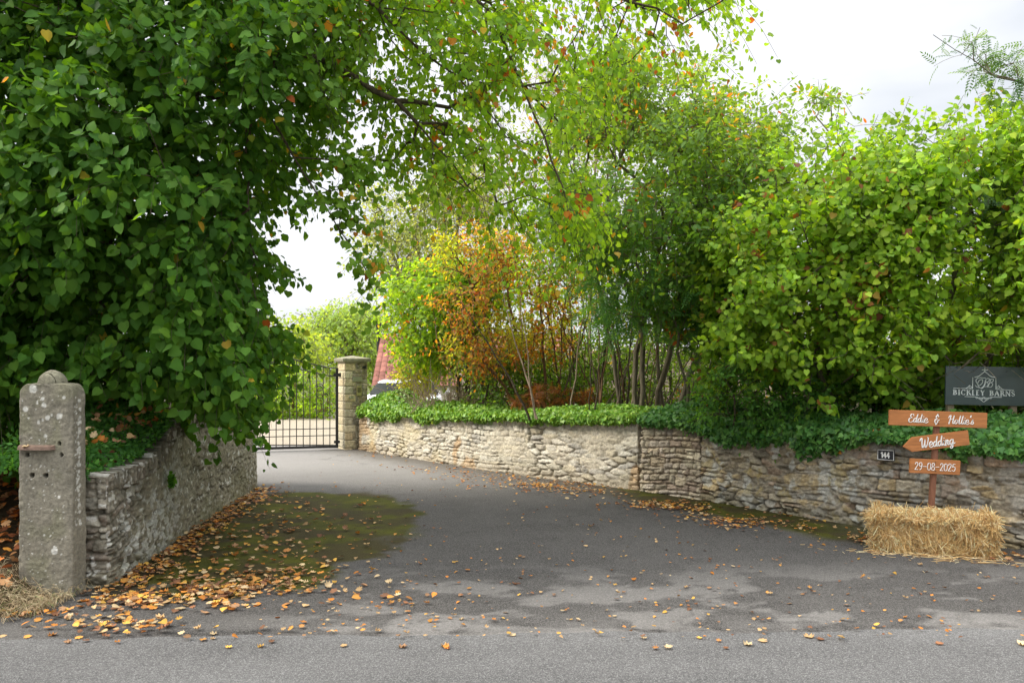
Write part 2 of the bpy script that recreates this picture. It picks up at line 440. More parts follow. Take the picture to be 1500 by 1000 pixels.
def pat_voronoi(s, z, cw, ch, seed=0, warp=0.03):
    p = np.stack([s * 4, z * 7, 0 * s + seed], 1)
    s = s + warp * (vnoise(p, 71) - .5) + .012 * (vnoise(p * 4, 73) - .5); z = z + warp * .7 * (vnoise(p, 72) - .5) + .01 * (vnoise(p * 4, 74) - .5)
    u, v = s / cw, z / ch
    iu, iv = np.floor(u).astype(np.int64), np.floor(v).astype(np.int64)
    f1 = np.full(len(s), 9.); f2 = np.full(len(s), 9.); cid = np.zeros(len(s), np.int64); cs = np.zeros_like(s); cz = np.zeros_like(s)
    for dv in (-1, 0, 1):
        for du in (-1, 0, 1):
            a, b = iu + du, iv + dv
            px = a + 0.12 + 0.76 * _h(a, b, a * 0 + 5, seed) + 0.5 * (b % 2); py = b + 0.2 + 0.6 * _h(a, b, a * 0 + 9, seed)
            dd = np.sqrt((u - px) ** 2 + ((v - py) * 1.0) ** 2)
            m = dd < f1
            f2 = np.where(m, f1, np.minimum(f2, dd)); cs = np.where(m, u - px, cs); cz = np.where(m, v - py, cz)
            cid = np.where(m, a * 7919 + b * 104729, cid); f1 = np.where(m, dd, f1)
    return (f2 - f1) * min(cw, ch) * 0.55, cid, cs, cz

def hid(cid, k):
    return _h(cid, cid * 0 + k, cid * 0, 5)

def palette(cid, cols, k=1):
    cols = np.array(cols); return cols[(hid(cid, k) * len(cols)).astype(int) % len(cols)]

def build_wall(name, path, thick, hfun, res, style, seed=1, zlow=-0.12, endw=0.0, bow=0.0):
    rng = np.random.default_rng(seed)
    F, sF = resample(path, res); N = len(F); F = smooth1(F, max(1, int(0.12 / res)))
    T = norm(np.gradient(F, axis=0)); nF = np.stack([T[:, 1], -T[:, 0]], 1)          # towards the drive
    if style.get('flip'): nF = -nF
    B = F - nF * thick; M = max(3, int(thick / res))
    e1 = F[-1] + (B[-1] - F[-1]) * np.linspace(0, 1, M + 1)[1:-1, None]; e0 = B[0] + (F[0] - B[0]) * np.linspace(0, 1, M + 1)[1:-1, None]
    loop = np.concatenate([F, e1, B[::-1], e0])
    nl = np.concatenate([nF, np.repeat(T[-1:], M - 1, 0), -nF[::-1], np.repeat(-T[:1], M - 1, 0)])
    w = max(1, int(0.02 / res)); nl = norm(smooth1(nl, w, True)); loop = smooth1(loop, w, True)
    arc = np.concatenate([[0], np.cumsum(np.linalg.norm(np.diff(loop, axis=0), axis=1))])
    sl = np.concatenate([sF, np.full(M - 1, sF[-1]), sF[::-1], np.full(M - 1, 0.0)])
    H = hfun(sl, loop)
    Hmax = H.max(); K = int((Hmax - zlow) / res)
    tz = np.linspace(0, 1, K + 1)
    Z = zlow + (H[None] - zlow) * tz[:, None]
    S = np.repeat(arc[None], K + 1, 0)
    SS, ZZ = S.ravel(), Z.ravel(); topd = np.repeat(H[None], K + 1, 0).ravel() - ZZ
    disp, col = style['fn'](SS, ZZ, topd, rng, arc[-1], Hmax)
    disp = disp.reshape(Z.shape); 
    V = np.zeros(Z.shape + (3,)); V[..., :2] = loop[None] + nl[None] * disp[..., None]; V[..., 2] = Z
    lean = style.get('batter', 0.03)
    V[..., :2] -= nl[None] * (lean * (Z / Hmax))[..., None]
    faces = [grid_faces(K + 1, len(loop), wrap=True)]
    verts = [V.reshape(-1, 3)]; cols = [col]
    # lid
    top = V[-1]; front = top[:N]; back = top[N + M - 1:N + M - 1 + N][::-1]
    tt = np.linspace(0, 1, M + 1)[1:-1]
    Lid = front[None] * (1 - tt[:, None, None]) + back[None] * tt[:, None, None]
    lx, ly = Lid[..., 0].ravel(), Lid[..., 1].ravel()
    Lid[..., 2] += (0.05 * (n2(Lid[..., 0], Lid[..., 1], 9, 81, 3) - .45)) * np.sin(tt * math.pi)[:, None]
    off = len(verts[0]); base = K * len(loop)
    idx = np.zeros((M + 1, N), np.int64); idx[0] = base + np.arange(N); idx[-1] = base + (N + M - 1) + np.arange(N)[::-1]
    idx[1:-1] = off + np.arange((M - 1) * N).reshape(M - 1, N)
    q = np.stack([idx[:-1, :-1], idx[:-1, 1:], idx[1:, 1:], idx[1:, :-1]], -1).reshape(-1, 4)
    # end strips of the lid
    faces.append(q)
    verts.append(Lid.reshape(-1, 3))
    tc = col.reshape(Z.shape + (3,))[-1, :N]; cols.append((tc[None] * np.ones((M - 1, 1, 1))).reshape(-1, 3))
    return mesh_np(name, np.concatenate(verts), np.concatenate(faces), M_STONE, col=np.clip(np.concatenate(cols), 0.01, 0.9), smooth=True)

def lichen(s, z, sc_, thr, seed):
    p = np.stack([s * sc_, z * sc_, 0 * s], 1); return sstep(thr, thr + 0.05, fbm(p, 3, seed))

def facets(cid, cs, cz, k):
    """a plane of its own for each stone, plus a second break across some"""
    a = (hid(cid, 21) - .5) * cs + (hid(cid, 22) - .5) * cz
    br = np.abs(cs * (hid(cid, 23) - .5) * 2 + cz * (hid(cid, 24) - .5) * 2 - .12)
    return k * (a * 1.6 - br * .8)

def rough_face(s, z, seed):
    q = np.stack([s * 26, z * 44, 0 * s], 1); a = fbm(q, 4, seed)
    r = 1 - np.abs(2 * fbm(q * .55 + 7, 3, seed + 9) - 1) * 2.2
    return a, np.clip(r, -1, 1)

def st_pale(s, z, topd, rng, L, H):
    d, cid, cs, cz = pat_voronoi(s, z, 0.24, 0.070, 7, 0.06)
    dc, cidc, csc, czc = pat_coursed(s, z, rng, 0.035, 0.095, 0.07, 0.24, L, H, 0.045, 3)
    sel = fbm(np.stack([s * 1.4, z * 1.7, 0 * s + 3], 1), 2, 35) > .48
    d = np.where(sel, dc, d); cid = np.where(sel, cidc + 333, cid); cs = np.where(sel, csc, cs); cz = np.where(sel, czc, cz)
    d2, cid2, cs2, cz2 = pat_coursed(s, z, rng, 0.3, 0.3, 0.025, 0.06, L, H, 0.03, 4)        # upright coping stones
    cop = topd < 0.10 + 0.05 * (vnoise(np.stack([s * 3, 0 * s, 0 * s], 1), 9) - .5)
    d = np.where(cop, np.minimum(d2, np.abs(topd - 0.10) + .004), d); cid = np.where(cop, cid2 + 999, cid)
    n, rg = rough_face(s, z, 3); lo = fbm(np.stack([s * 2.2, z * 3, 0 * s + 4], 1), 3, 5)
    st = sstep(0.000, 0.009, d)
    fl = np.where(cop, .25, .10 + .75 * sstep(0.42, 0.62, lo + .12 * (hid(cid, 9) - .5)))       # how far mortar is smeared flush
    stn = 1
    disp = 0.018 * st * (1 - .85 * fl) + facets(cid, cs, cz, .014) * st * (1 - .6 * fl) + 0.014 * (hid(cid, 2) - .5) * st * (1 - .8 * fl) + 0.015 * (n - .5) + .004 * rg + 0.030 * (lo - .5)
    stone = palette(cid, [(.50, .45, .36), (.56, .51, .42), (.44, .39, .31), (.60, .56, .47), (.47, .41, .30), (.41, .38, .33)]) * (0.88 + .24 * hid(cid, 4))[:, None]
    mort = np.array([.53, .47, .36])
    m = (1 - st * (1 - .60 * fl))[:, None]
    c = (stone * (1 - m) + mort * m) * (0.80 + .60 * n)[:, None]
    deep = (1 - sstep(0, .010, d)) * (1 - .8 * fl) * sstep(.38, .50, fbm(np.stack([s * 6, z * 8, 0 * s], 1), 2, 8))
    pit = sstep(.66, .74, fbm(np.stack([s * 11, z * 26, 0 * s], 1), 3, 88))
    disp = disp - 0.030 * np.maximum(deep, .3 * pit); c = c * (1 - .6 * np.maximum(deep, .35 * pit))[:, None]
    rust = lichen(s, z * .6, 2.6, .66, 21)[:, None] * .6; c = c * (1 - rust) + np.array([.50, .30, .13]) * rust
    yel = lichen(s, z, 1.9, .60, 25)[:, None] * .30; c = c * (1 - yel) + np.array([.55, .44, .20]) * yel
    gy = (lichen(s, z, 1.3, .58, 22) * .4 * sstep(2.5, 5, s) * sstep(9, 7, s))[:, None]; c = c * (1 - gy) + np.array([.34, .31, .23]) * gy
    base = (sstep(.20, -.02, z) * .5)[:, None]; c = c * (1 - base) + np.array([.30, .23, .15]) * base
    return disp, c

def st_dry(s, z, topd, rng, L, H):
    d, cid, cs, cz = pat_coursed(s, z, rng, 0.032, 0.085, 0.06, 0.20, L, H, 0.04, 3)
    d3, cid3, cs3, cz3 = pat_coursed(s, z, rng, 0.06, 0.12, 0.08, 0.18, L, H, 0.06, 13)
    sel = fbm(np.stack([s * 4, z * 5, 0 * s + 3], 1), 2, 35) > .58
    d = np.where(sel, d3, d); cid = np.where(sel, cid3 + 333, cid)
    n, rg = rough_face(s, z, 13)
    st = sstep(0.000, 0.012, d)
    disp = 0.034 * st + 0.024 * (hid(cid, 2) - .5) * st + 0.030 * (n - .5) + .006 * rg + facets(cid, cs, cz, .03) * st
    stone = palette(cid, [(.36, .29, .20), (.42, .35, .25), (.32, .27, .20), (.46, .40, .29), (.31, .24, .18), (.40, .34, .27)]) * (0.8 + .4 * hid(cid, 4))[:, None]
    c = stone * (0.65 + .7 * n)[:, None]; mo = (1 - st)[:, None] * .8; c = c * (1 - mo) + np.array([.16, .12, .08]) * mo
    pale = lichen(s, z, 3, .58, 61)[:, None] * .5; c = c * (1 - pale) + np.array([.52, .46, .34]) * pale
    return disp, c

def st_dark(s, z, topd, rng, L, H):
    d, cid, cs, cz = pat_coursed(s, z, rng, 0.04, 0.13, 0.07, 0.30, L, H, 0.055, 5)
    dv, cidv, csv, czv = pat_voronoi(s, z, 0.19, 0.070, 11, 0.05)
    sel = fbm(np.stack([s * 2.4, z * 3.0, 0 * s + 3], 1), 2, 33) > .47
    d = np.where(sel, d, dv); cid = np.where(sel, cid, cidv + 77777); cs = np.where(sel, cs, csv); cz = np.where(sel, cz, czv)
    n, rg = rough_face(s, z, 13); lo = fbm(np.stack([s * 2.4, z * 3.4, 0 * s + 8], 1), 3, 15)
    st = sstep(0.000, 0.012, d); fl = sstep(.42, .60, lo + .15 * (hid(cid, 9) - .5))
    disp = 0.026 * st * (1 - .6 * fl) + 0.020 * (hid(cid, 2) - .5) * st + 0.030 * (n - .5) + .006 * rg + 0.030 * (lo - .5) + facets(cid, cs, cz, .035) * st
    stone = palette(cid, [(.27, .22, .145), (.33, .275, .185), (.22, .19, .14), (.36, .31, .225), (.30, .22, .155), (.25, .22, .17), (.39, .30, .17)]) * (0.75 + .5 * hid(cid, 4))[:, None]
    mort = np.array([.27, .225, .165]); m = ((1 - st) * (.25 + .7 * fl))[:, None]
    c = stone * (1 - m) + mort * m
    hole = (1 - sstep(0, .008, d)) * (1 - .8 * fl) * sstep(.42, .52, fbm(np.stack([s * 5, z * 8, 0 * s], 1), 2, 18))
    disp -= .035 * hole; c = c * (1 - .6 * hole)[:, None]
    c *= (0.60 + .80 * n)[:, None]
    gl = lichen(s, z, 9, .62, 41)[:, None] * .55; c = c * (1 - gl) + np.array([.50, .50, .46]) * gl
    wl_ = (lichen(s, z, 1.7, .50, 44) * lichen(s, z, 14, .45, 45) * (.35 + .65 * sstep(3.0, 4.2, s) * sstep(7, 6.5, s)))[:, None] * .7; c = c * (1 - wl_) + np.array([.43, .42, .385]) * wl_
    yl = lichen(s, z, 4, .64, 42)[:, None] * lichen(s, z, 16, .5, 46)[:, None] * .4; c = c * (1 - yl) + np.array([.38, .29, .09]) * yl
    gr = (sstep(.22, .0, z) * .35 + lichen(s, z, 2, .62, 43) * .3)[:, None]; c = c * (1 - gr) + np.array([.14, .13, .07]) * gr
    pc = ((hid(cid, 12) > .965) * st)[:, None] * .6; c = c * (1 - pc) + np.array([.55, .55, .50]) * pc
    return disp, c

def st_left(s, z, topd, rng, L, H):
    d, cid, cs, cz = pat_voronoi(s, z, 0.15, 0.065, 17, 0.09)
    dq, cidq, csq, czq = pat_coursed(s, z, rng, 0.04, 0.10, 0.08, 0.26, L, H, 0.09, 9)
    near = (s < .35) | (s > L - .7)
    d = np.where(near, dq, d); cid = np.where(near, cidq + 5551, cid); cs = np.where(near, csq, cs); cz = np.where(near, czq, cz)
    d2, cid2, _, _ = pat_coursed(s, z, rng, 0.4, 0.4, 0.022, 0.055, L, H, 0.05, 4)
    hc = .15 + .06 * (vnoise(np.stack([s * 3, 0 * s, 0 * s], 1), 9) - .5)
    cop = topd < hc
    d = np.where(cop, np.minimum(d2, np.abs(topd - hc) + .002), d); cid = np.where(cop, cid2 + 999, cid)
    n, rg = rough_face(s, z, 3); lo = fbm(np.stack([s * 2.2, z * 3, 0 * s + 4], 1), 3, 5)
    st = sstep(0.000, 0.010, d)
    fl = np.where(cop | near, 0.15, np.clip(sstep(.5, 1.4, s + lo) * .85 + .25 * sstep(.4, .6, lo), 0, .97))
    disp = 0.026 * st * (1 - .85 * fl) + 0.026 * (hid(cid, 2) - .5) * st * (1 - .9 * fl) + (.028 - .014 * fl) * (n - .5) + .005 * rg * (1 - .6 * fl) + 0.045 * (lo - .5) + .01 * fl + facets(cid, cs, cz, .03) * st * (1 - .8 * fl) * (~cop)
    stone = palette(cid, [(.27, .24, .185), (.31, .28, .22), (.22, .20, .155), (.33, .31, .25), (.25, .21, .165)]) * (0.75 + .5 * hid(cid, 4))[:, None]
    stone = stone * .86; mort = np.array([.265, .24, .175]); m = (1 - st * (1 - .85 * fl))[:, None]
    c = stone * (1 - m) + mort * m * (0.35 + .65 * np.maximum(fl, .2))[:, None]
    c *= (0.55 + .9 * n)[:, None]
    pit = sstep(.64, .70, fbm(np.stack([s * 10, z * 22, 0 * s], 1), 3, 88)); disp -= .012 * pit; c = c * (1 - .35 * pit)[:, None]
    wl_ = (lichen(s, z, 3.0, .46, 44) * lichen(s, z, 16, .45, 45) * sstep(2.2, 1.0, s) * sstep(.1, .2, topd))[:, None] * .65; c = c * (1 - wl_) + np.array([.54, .54, .50]) * wl_
    gl = lichen(s, z, 22, .66, 47)[:, None] * .8; c = c * (1 - gl) + np.array([.58, .57, .52]) * gl
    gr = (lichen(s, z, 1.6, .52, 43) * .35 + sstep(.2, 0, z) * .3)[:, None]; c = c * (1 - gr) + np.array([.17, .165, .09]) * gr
    return disp, c

def ragged(s, amp, w, seed):
    k = np.floor(s / w + .3 * np.sin(s * 9)).astype(np.int64)
    return amp * (_h(k, k * 0, k * 0 + 3, seed) - .5)

w1 = build_wall('stone_wall', WALL_R[:4], 0.42, lambda s, P: np.interp(s, [0, 2.7, 4.5, 6.6], [.73, .78, .85, .92]) + ragged(s, .03, .055, 3), 0.015, {'fn': st_pale}, 3)
tag(w1, 'long pale cream mortared rubble wall running from the gate pillar, topped by upright stones', 'wall')
w2 = build_wall('stone_wall', WALL_R[3:5] + np.array([(0.0, -0.0), (0, 0)]), 0.42, lambda s, P: .905 + ragged(s, .03, .1, 4) + 0 * s, 0.010, {'fn': st_dry}, 4)
tag(w2, 'short brown dry-laid section of thin coursed stones between the pale wall and the dark wall', 'wall')
w3 = build_wall('stone_wall', WALL_R[4:] + np.array([(-0.035, 0.035)] + [(0, 0)] * 4), 0.42, lambda s, P: np.interp(s, [0, .8, 2, 3.3, 6.5], [.89, .88, .90, .85, .82]) + ragged(s, .035, .2, 5), 0.0095, {'fn': st_dark}, 5)
tag(w3, 'dark lichen-spotted rubble wall behind the straw bale and wedding sign', 'wall')
w4 = build_wall('stone_wall', WALL_LX, 0.45, lambda s, P: np.interp(s, [0, .45, .85, 1.1, 1.4, 1.5, 3.8, 4.7], [.80, .81, .85, .90, 1.06, 1.11, 1.14, 1.14]) + ragged(s, .035, .045, 6), 0.0095, {'fn': st_left}, 6)
tag(w4, 'grey-green weathered wall under the dark lime leaves, stepping up behind the old gatepost', 'wall')

# ------------------------------------------------------------------ old stone gatepost
def gatepost():
    root = empty('stone_gatepost', (-3.20, 5.47, 0), R(-4))
    tag(root, 'tall weathered grey stone gatepost with a round knob on top and four bolt holes', 'gatepost')
    w, d, H, z0 = 0.385, 0.15, 1.475, -0.1
    nz, nu = 300, 0
    # outline loop of a rounded rectangle, the head rounded off above
    res = 0.0065
    cx = np.concatenate([np.arange(-w / 2, w / 2, res), np.full(int(d / res), w / 2), np.arange(w / 2, -w / 2, -res), np.full(int(d / res), -w / 2)])
    ny = int(d / res)
    nw = len(np.arange(-w / 2, w / 2, res)); nw2 = len(np.arange(w / 2, -w / 2, -res))
    cy = np.concatenate([np.full(nw, -d / 2), np.linspace(-d / 2, d / 2, ny, endpoint=False), np.full(nw2, d / 2), np.linspace(d / 2, -d / 2, ny, endpoint=False)])
    loop = smooth1(np.stack([cx, cy], 1), 2, True)
    zs = np.arange(z0, H, res)
    # shoulders: width shrinks near the top
    k = np.ones_like(zs); r = 0.075
    t = np.clip((zs - (H - r)) / r, 0, 1); k = 1 - (r / (w / 2)) * (1 - np.sqrt(1 - t ** 2 * .98))
    ang = np.arctan2(loop[:, 1] / d, loop[:, 0] / w)
    V = np.zeros((len(zs), len(loop), 3))
    V[..., 0] = loop[None, :, 0] * k[:, None]; V[..., 1] = loop[None, :, 1]; V[..., 2] = zs[:, None]
    V[..., 0] *= (1 + 0.03 * (1 - zs / H))[:, None]; V[..., 1] *= (1 + .12 * (1 - zs / H))[:, None]
    P = V.reshape(-1, 3)
    out = norm(np.stack([P[:, 0] / w ** 2, P[:, 1] / d ** 2 * 1.2, 0 * P[:, 0]], 1))
    n1 = fbm(P * 9, 4, 91); n2_ = fbm(P * 45, 3, 92); ns = fbm(P * np.array([12, 12, 70]), 2, 93)
    corner = (np.abs(P[:, 0]) > w * .43)
    P += out * (0.010 * (n1 - .5) + 0.007 * (n2_ - .5) + .002 * (ns - .5) + np.where(corner, -.005 * sstep(.45, .65, fbm(P * 14, 2, 94)), 0))[:, None]
    c = np.array([.205, .187, .145]) * (0.62 + .5 * n1 + .35 * n2_)[:, None]
    up = sstep(.75, 1.4, P[:, 2])
    c = c * (1 - .22 * up * sstep(.4, .6, ns))[:, None]
    gr = (sstep(.50, .62, fbm(P * 4, 3, 95)) * .4)[:, None]; c = c * (1 - gr) + np.array([.17, .17, .095]) * gr
    rng = np.random.default_rng(5)
    spots = [(-.09, 1.44, .032), (-.02, 1.37, .014), (-.145, 1.30, .020), (-.01, 1.33, .018), (.10, 1.25, .022), (.015, 1.24, .018), (-.05, 1.21, .012), (-.02, 1.225, .010), (.0, 1.115, .013), (.045, 1.26, .009), (.07, .33, .024), (.10, .70, .013), (-.06, 1.34, .010), (.13, 1.38, .012)]
    for _ in range(150): spots.append((rng.uniform(-.19, .19), rng.uniform(.1, 1.45), rng.uniform(.002, .006)))
    for _ in range(260): spots.append((rng.uniform(.17, .20), rng.uniform(.5, 1.4), rng.uniform(.003, .014)))
    wob = 0.35 * (fbm(P * 60, 2, 96) - .5)
    frontm = P[:, 1] < d * .6
    sp = np.zeros(len(P))
    for x, z, rr in spots:
        q = np.hypot(P[:, 0] - x, P[:, 2] - z) / rr + wob * 2
        sp = np.maximum(sp, sstep(1.1, .75, np.hypot(q, (P[:, 1] + d / 2 - (rr * 40 % 1) * d) / rr * .8) if x > .155 else q))
    sp = (sp * frontm * .8)[:, None]
    c = c * (1 - sp) + np.array([.60, .59, .54]) * sp
    # bolt holes sunk in the face
    for x, z, rr in [(-.13, .985, .013), (.115, .985, .013), (-.095, .845, .016), (.005, .845, .016), (.10, 1.065, .011)]:
        q = np.hypot(P[:, 0] - x, P[:, 2] - z) / rr
        m = (q < 1.05) & (P[:, 1] < 0)
        P[m, 1] += 0.05; c[m] *= .08
    V = P.reshape(V.shape)
    nl = len(loop); F = grid_faces(len(zs), nl, wrap=True)
    # closed head
    topc = V[-1].mean(0); topc[2] += 0.012
    rings = []; off = V.size // 3; allv = [V.reshape(-1, 3)]; allc = [c]; prev = (len(zs) - 1) * nl
    fs = [F]
    for f in (0.8, 0.55, 0.3, 0.03):
        rg = topc + (V[-1] - topc) * f; rg[:, 2] = V[-1, :, 2] + (1 - f) * .015 + 0.006 * (fbm(rg * 40, 2, 97) - .5)
        allv.append(rg); allc.append(c[-nl:])
        a = prev + np.arange(nl); b = off + np.arange(nl)
        fs.append(np.stack([a, np.roll(a, -1), np.roll(b, -1), b], 1)); prev = off; off += nl
    mesh_np('shaft', np.concatenate(allv), np.concatenate(fs), M_STONEF, root, col=np.clip(np.concatenate(allc), .01, .8), smooth=True)
    # round knob (half disc on edge)
    A = np.linspace(0, math.pi, 40); ZZ = []
    U, W = np.meshgrid(np.linspace(0, math.pi, 48), np.linspace(-1, 1, 21))
    r = 0.084 * (1 - np.abs(W) ** 4 * .2)
    X = np.cos(U) * r; Zk = np.sin(U) * r * 1.12 + H - .004; Yk = W * 0.062
    P = np.stack([X, Yk, Zk], -1).reshape(-1, 3)
    P += norm(P - np.array([0, 0, H])) * (0.016 * (fbm(P * 22, 3, 99) - .5))[:, None]
    c = np.array([.23, .215, .155]) * (.55 + .9 * fbm(P * 50, 3, 98))[:, None]
    fs = [grid_faces(21, 48)]
    vs = [P]; cs_ = [c]; off = len(P)
    for row in (0, 20):
        ring = P[row * 48:(row + 1) * 48]; sg = -1 if row == 0 else 1; cen = np.array([[0, sg * .074, H + .0]])
        a = row * 48 + np.arange(48)
        for f_, dy in ((.93, .008), (.8, .011), (.5, .012), (.0, .012)):
            rg = cen + (ring - cen) * f_; rg[:, 1] = sg * (.062 + dy) + .004 * (fbm(rg * 30, 2, 5) - .5)
            vs.append(rg); cs_.append(c[row * 48:(row + 1) * 48]); b = off + np.arange(48)
            fs.append(np.stack([a[:-1], a[1:], b[1:], b[:-1]], 1)); a = b; off += 48
    mesh_np('knob', np.concatenate(vs), np.concatenate(fs), M_STONEF, root, col=np.clip(np.concatenate(cs_), .01, .8), smooth=True)
    # rusty iron ledge
    bm = bmesh.new()
    out_ = [(-.19, 0), (.075, 0), (.055, -.03), (.0, -.045), (-.12, -.045), (-.185, -.03)]
    lo = [bm.verts.new((x, -d / 2 - .002 + y, 1.022)) for x, y in out_]; hi = [bm.verts.new((x * .97 - .003, -d / 2 - .002 + y * .8, 1.042 + (.012 if y == 0 else 0))) for x, y in out_]
    bm.faces.new(lo); bm.faces.new(hi)
    for i in range(6): bm.faces.new((lo[i], lo[(i + 1) % 6], hi[(i + 1) % 6], hi[i]))
    mesh_bm('iron_ledge', bm, M_RUST, root)
gatepost()

# ------------------------------------------------------------------ gate pillar of dressed blocks
def gate_pillar():
    root = empty('gate_pillar', (-3.06, 15.05, 0), R(30))
    tag(root, 'square gate pillar of honey stone blocks with a flat cap beside the iron gate', 'gate pillar')
    w, H = 0.42, 1.68
    rng = np.random.default_rng(9); res = 0.011
    def face_pts():
        a = np.arange(-w / 2, w / 2, res); n = len(a)
        return np.concatenate([np.stack([a, 0 * a - w / 2], 1), np.stack([0 * a + w / 2, a], 1), np.stack([-a, 0 * a + w / 2], 1), np.stack([0 * a - w / 2, -a], 1)]), n
    loop, n = face_pts()
    nl = norm(smooth1(np.concatenate([np.repeat([[0, -1.]], n, 0), np.repeat([[1., 0]], n, 0), np.repeat([[0, 1.]], n, 0), np.repeat([[-1., 0]], n, 0)]), 1, True))
    zs = np.arange(-.1, H, res)
    X = np.repeat(loop[None], len(zs), 0); Z = np.repeat(zs[:, None], len(loop), 1)
    # quoin columns at each arris, rubble between
    side = (np.arange(len(loop)) // n)[None] + 0 * Z.astype(int); u = ((np.arange(len(loop)) % n) / n)[None] + 0 * Z
    course = np.floor((Z + .1) / .145).astype(int); q = .34 + .14 * ((course + side) % 2)
    isq = (u < q) | (side == 3)
    vz = ((Z + .1) / .145) % 1
    dz = np.minimum(vz, 1 - vz) * .145; du = np.where(side == 3, np.minimum(u, 1 - u) + .02, np.abs(u - q)) * w
    de = np.minimum(dz, du)
    # rubble part
    S = (side * w + u * w); d2, cid2, _, _ = pat_coursed(S.ravel(), Z.ravel(), rng, .05, .13, .06, .16, w * 4, H, .02, 6)
    d2 = d2.reshape(Z.shape); cid2 = cid2.reshape(Z.shape)
    de = np.where(isq, de, np.minimum(d2, du)); cid = np.where(isq, course * 31 + side * 7 + 3, cid2 + 5000)
    n_ = fbm(np.stack([S.ravel() * 30, Z.ravel() * 30, 0 * Z.ravel()], 1), 3, 7).reshape(Z.shape)
    st = sstep(.002, .014, de)
    disp = .016 * st + .012 * (n_ - .5) + np.where(isq, 0, .01 * (hid(cid.ravel(), 3).reshape(Z.shape) - .5))
    cq = palette(cid.ravel(), [(.58, .50, .32), (.52, .44, .28), (.58, .47, .29), (.48, .43, .31), (.62, .55, .38)]).reshape(Z.shape + (3,))
    cr = palette(cid.ravel(), [(.28, .24, .16), (.34, .28, .18), (.22, .20, .15), (.38, .34, .24)]).reshape(Z.shape + (3,))
    C = np.where(isq[..., None], cq, cr) * (.7 + .6 * n_)[..., None]
    C = C * st[..., None] + np.array([.36, .32, .24]) * (1 - st[..., None])
    V = np.zeros(Z.shape + (3,)); V[..., :2] = X + nl[None] * disp[..., None]; V[..., 2] = Z
    mesh_np('shaft', V, grid_faces(len(zs), len(loop), wrap=True), M_STONE, root, col=C.reshape(-1, 3), smooth=True)
    # cap slab, slightly pyramidal
    bm = bmesh.new()
    a, b = .275, .27
    prof = [(a - .015, 1.665), (a, 1.68), (a, 1.725), (a - .01, 1.735), (.02, 1.785)]
    rings = [[bm.verts.new((sx * r_, sy * r_, z)) for sx, sy in ((-1, -1), (1, -1), (1, 1), (-1, 1))] for r_, z in prof]
    for r0, r1 in zip(rings, rings[1:]):
        for i in range(4): bm.faces.new((r0[i], r0[(i + 1) % 4], r1[(i + 1) % 4], r1[i]))
    bm.faces.new(rings[0]); bm.faces.new(rings[-1])
    mesh_bm('cap_stone', bm, mat_surface('cap stone', (.25, .23, .16), .9, .2, .35, 20, .6, 50, .01), root)
    y = -w / 2 - .022
    bm = bmesh.new(); bm_box(bm, (.02, y, 1.34), (.19, .02, .085), bev=.004); bm_box(bm, (.02, y - .012, 1.345), (.15, .006, .02)); lb = mesh_bm('letter_box', bm, M_STEEL, root)
    bm = bmesh.new(); bm_box(bm, (.05, y - .005, 1.12), (.10, .035, .19), bev=.006); kp = mesh_bm('keypad', bm, M_BRASS, root)
    bm = bmesh.new()
    for i in range(4):
        for j in range(3): bm_box(bm, (.028 + j * .022, y - .026, 1.17 - i * .024), (.013, .008, .013))
    mesh_bm('button', bm, M_BLACK, kp)
    bm = bmesh.new(); bm_tube(bm, [(.13, y + .01, 1.565), (.13, y - .03, 1.565)], .02, 12); bm_box(bm, (.17, y, 1.565), (.05, .04, .05), bev=.004); mesh_bm('security_camera', bm, M_BLACK, root)
    bm = bmesh.new(); bm_tube(bm, [(-.12, y + .01, 1.0), (-.12, y - .025, 1.0)], .022, 12); bm_tube(bm, [(-.07, y + .01, 1.0), (-.07, y - .025, 1.0)], .018, 12); mesh_bm('sensor', bm, M_STEEL, root)
gate_pillar()

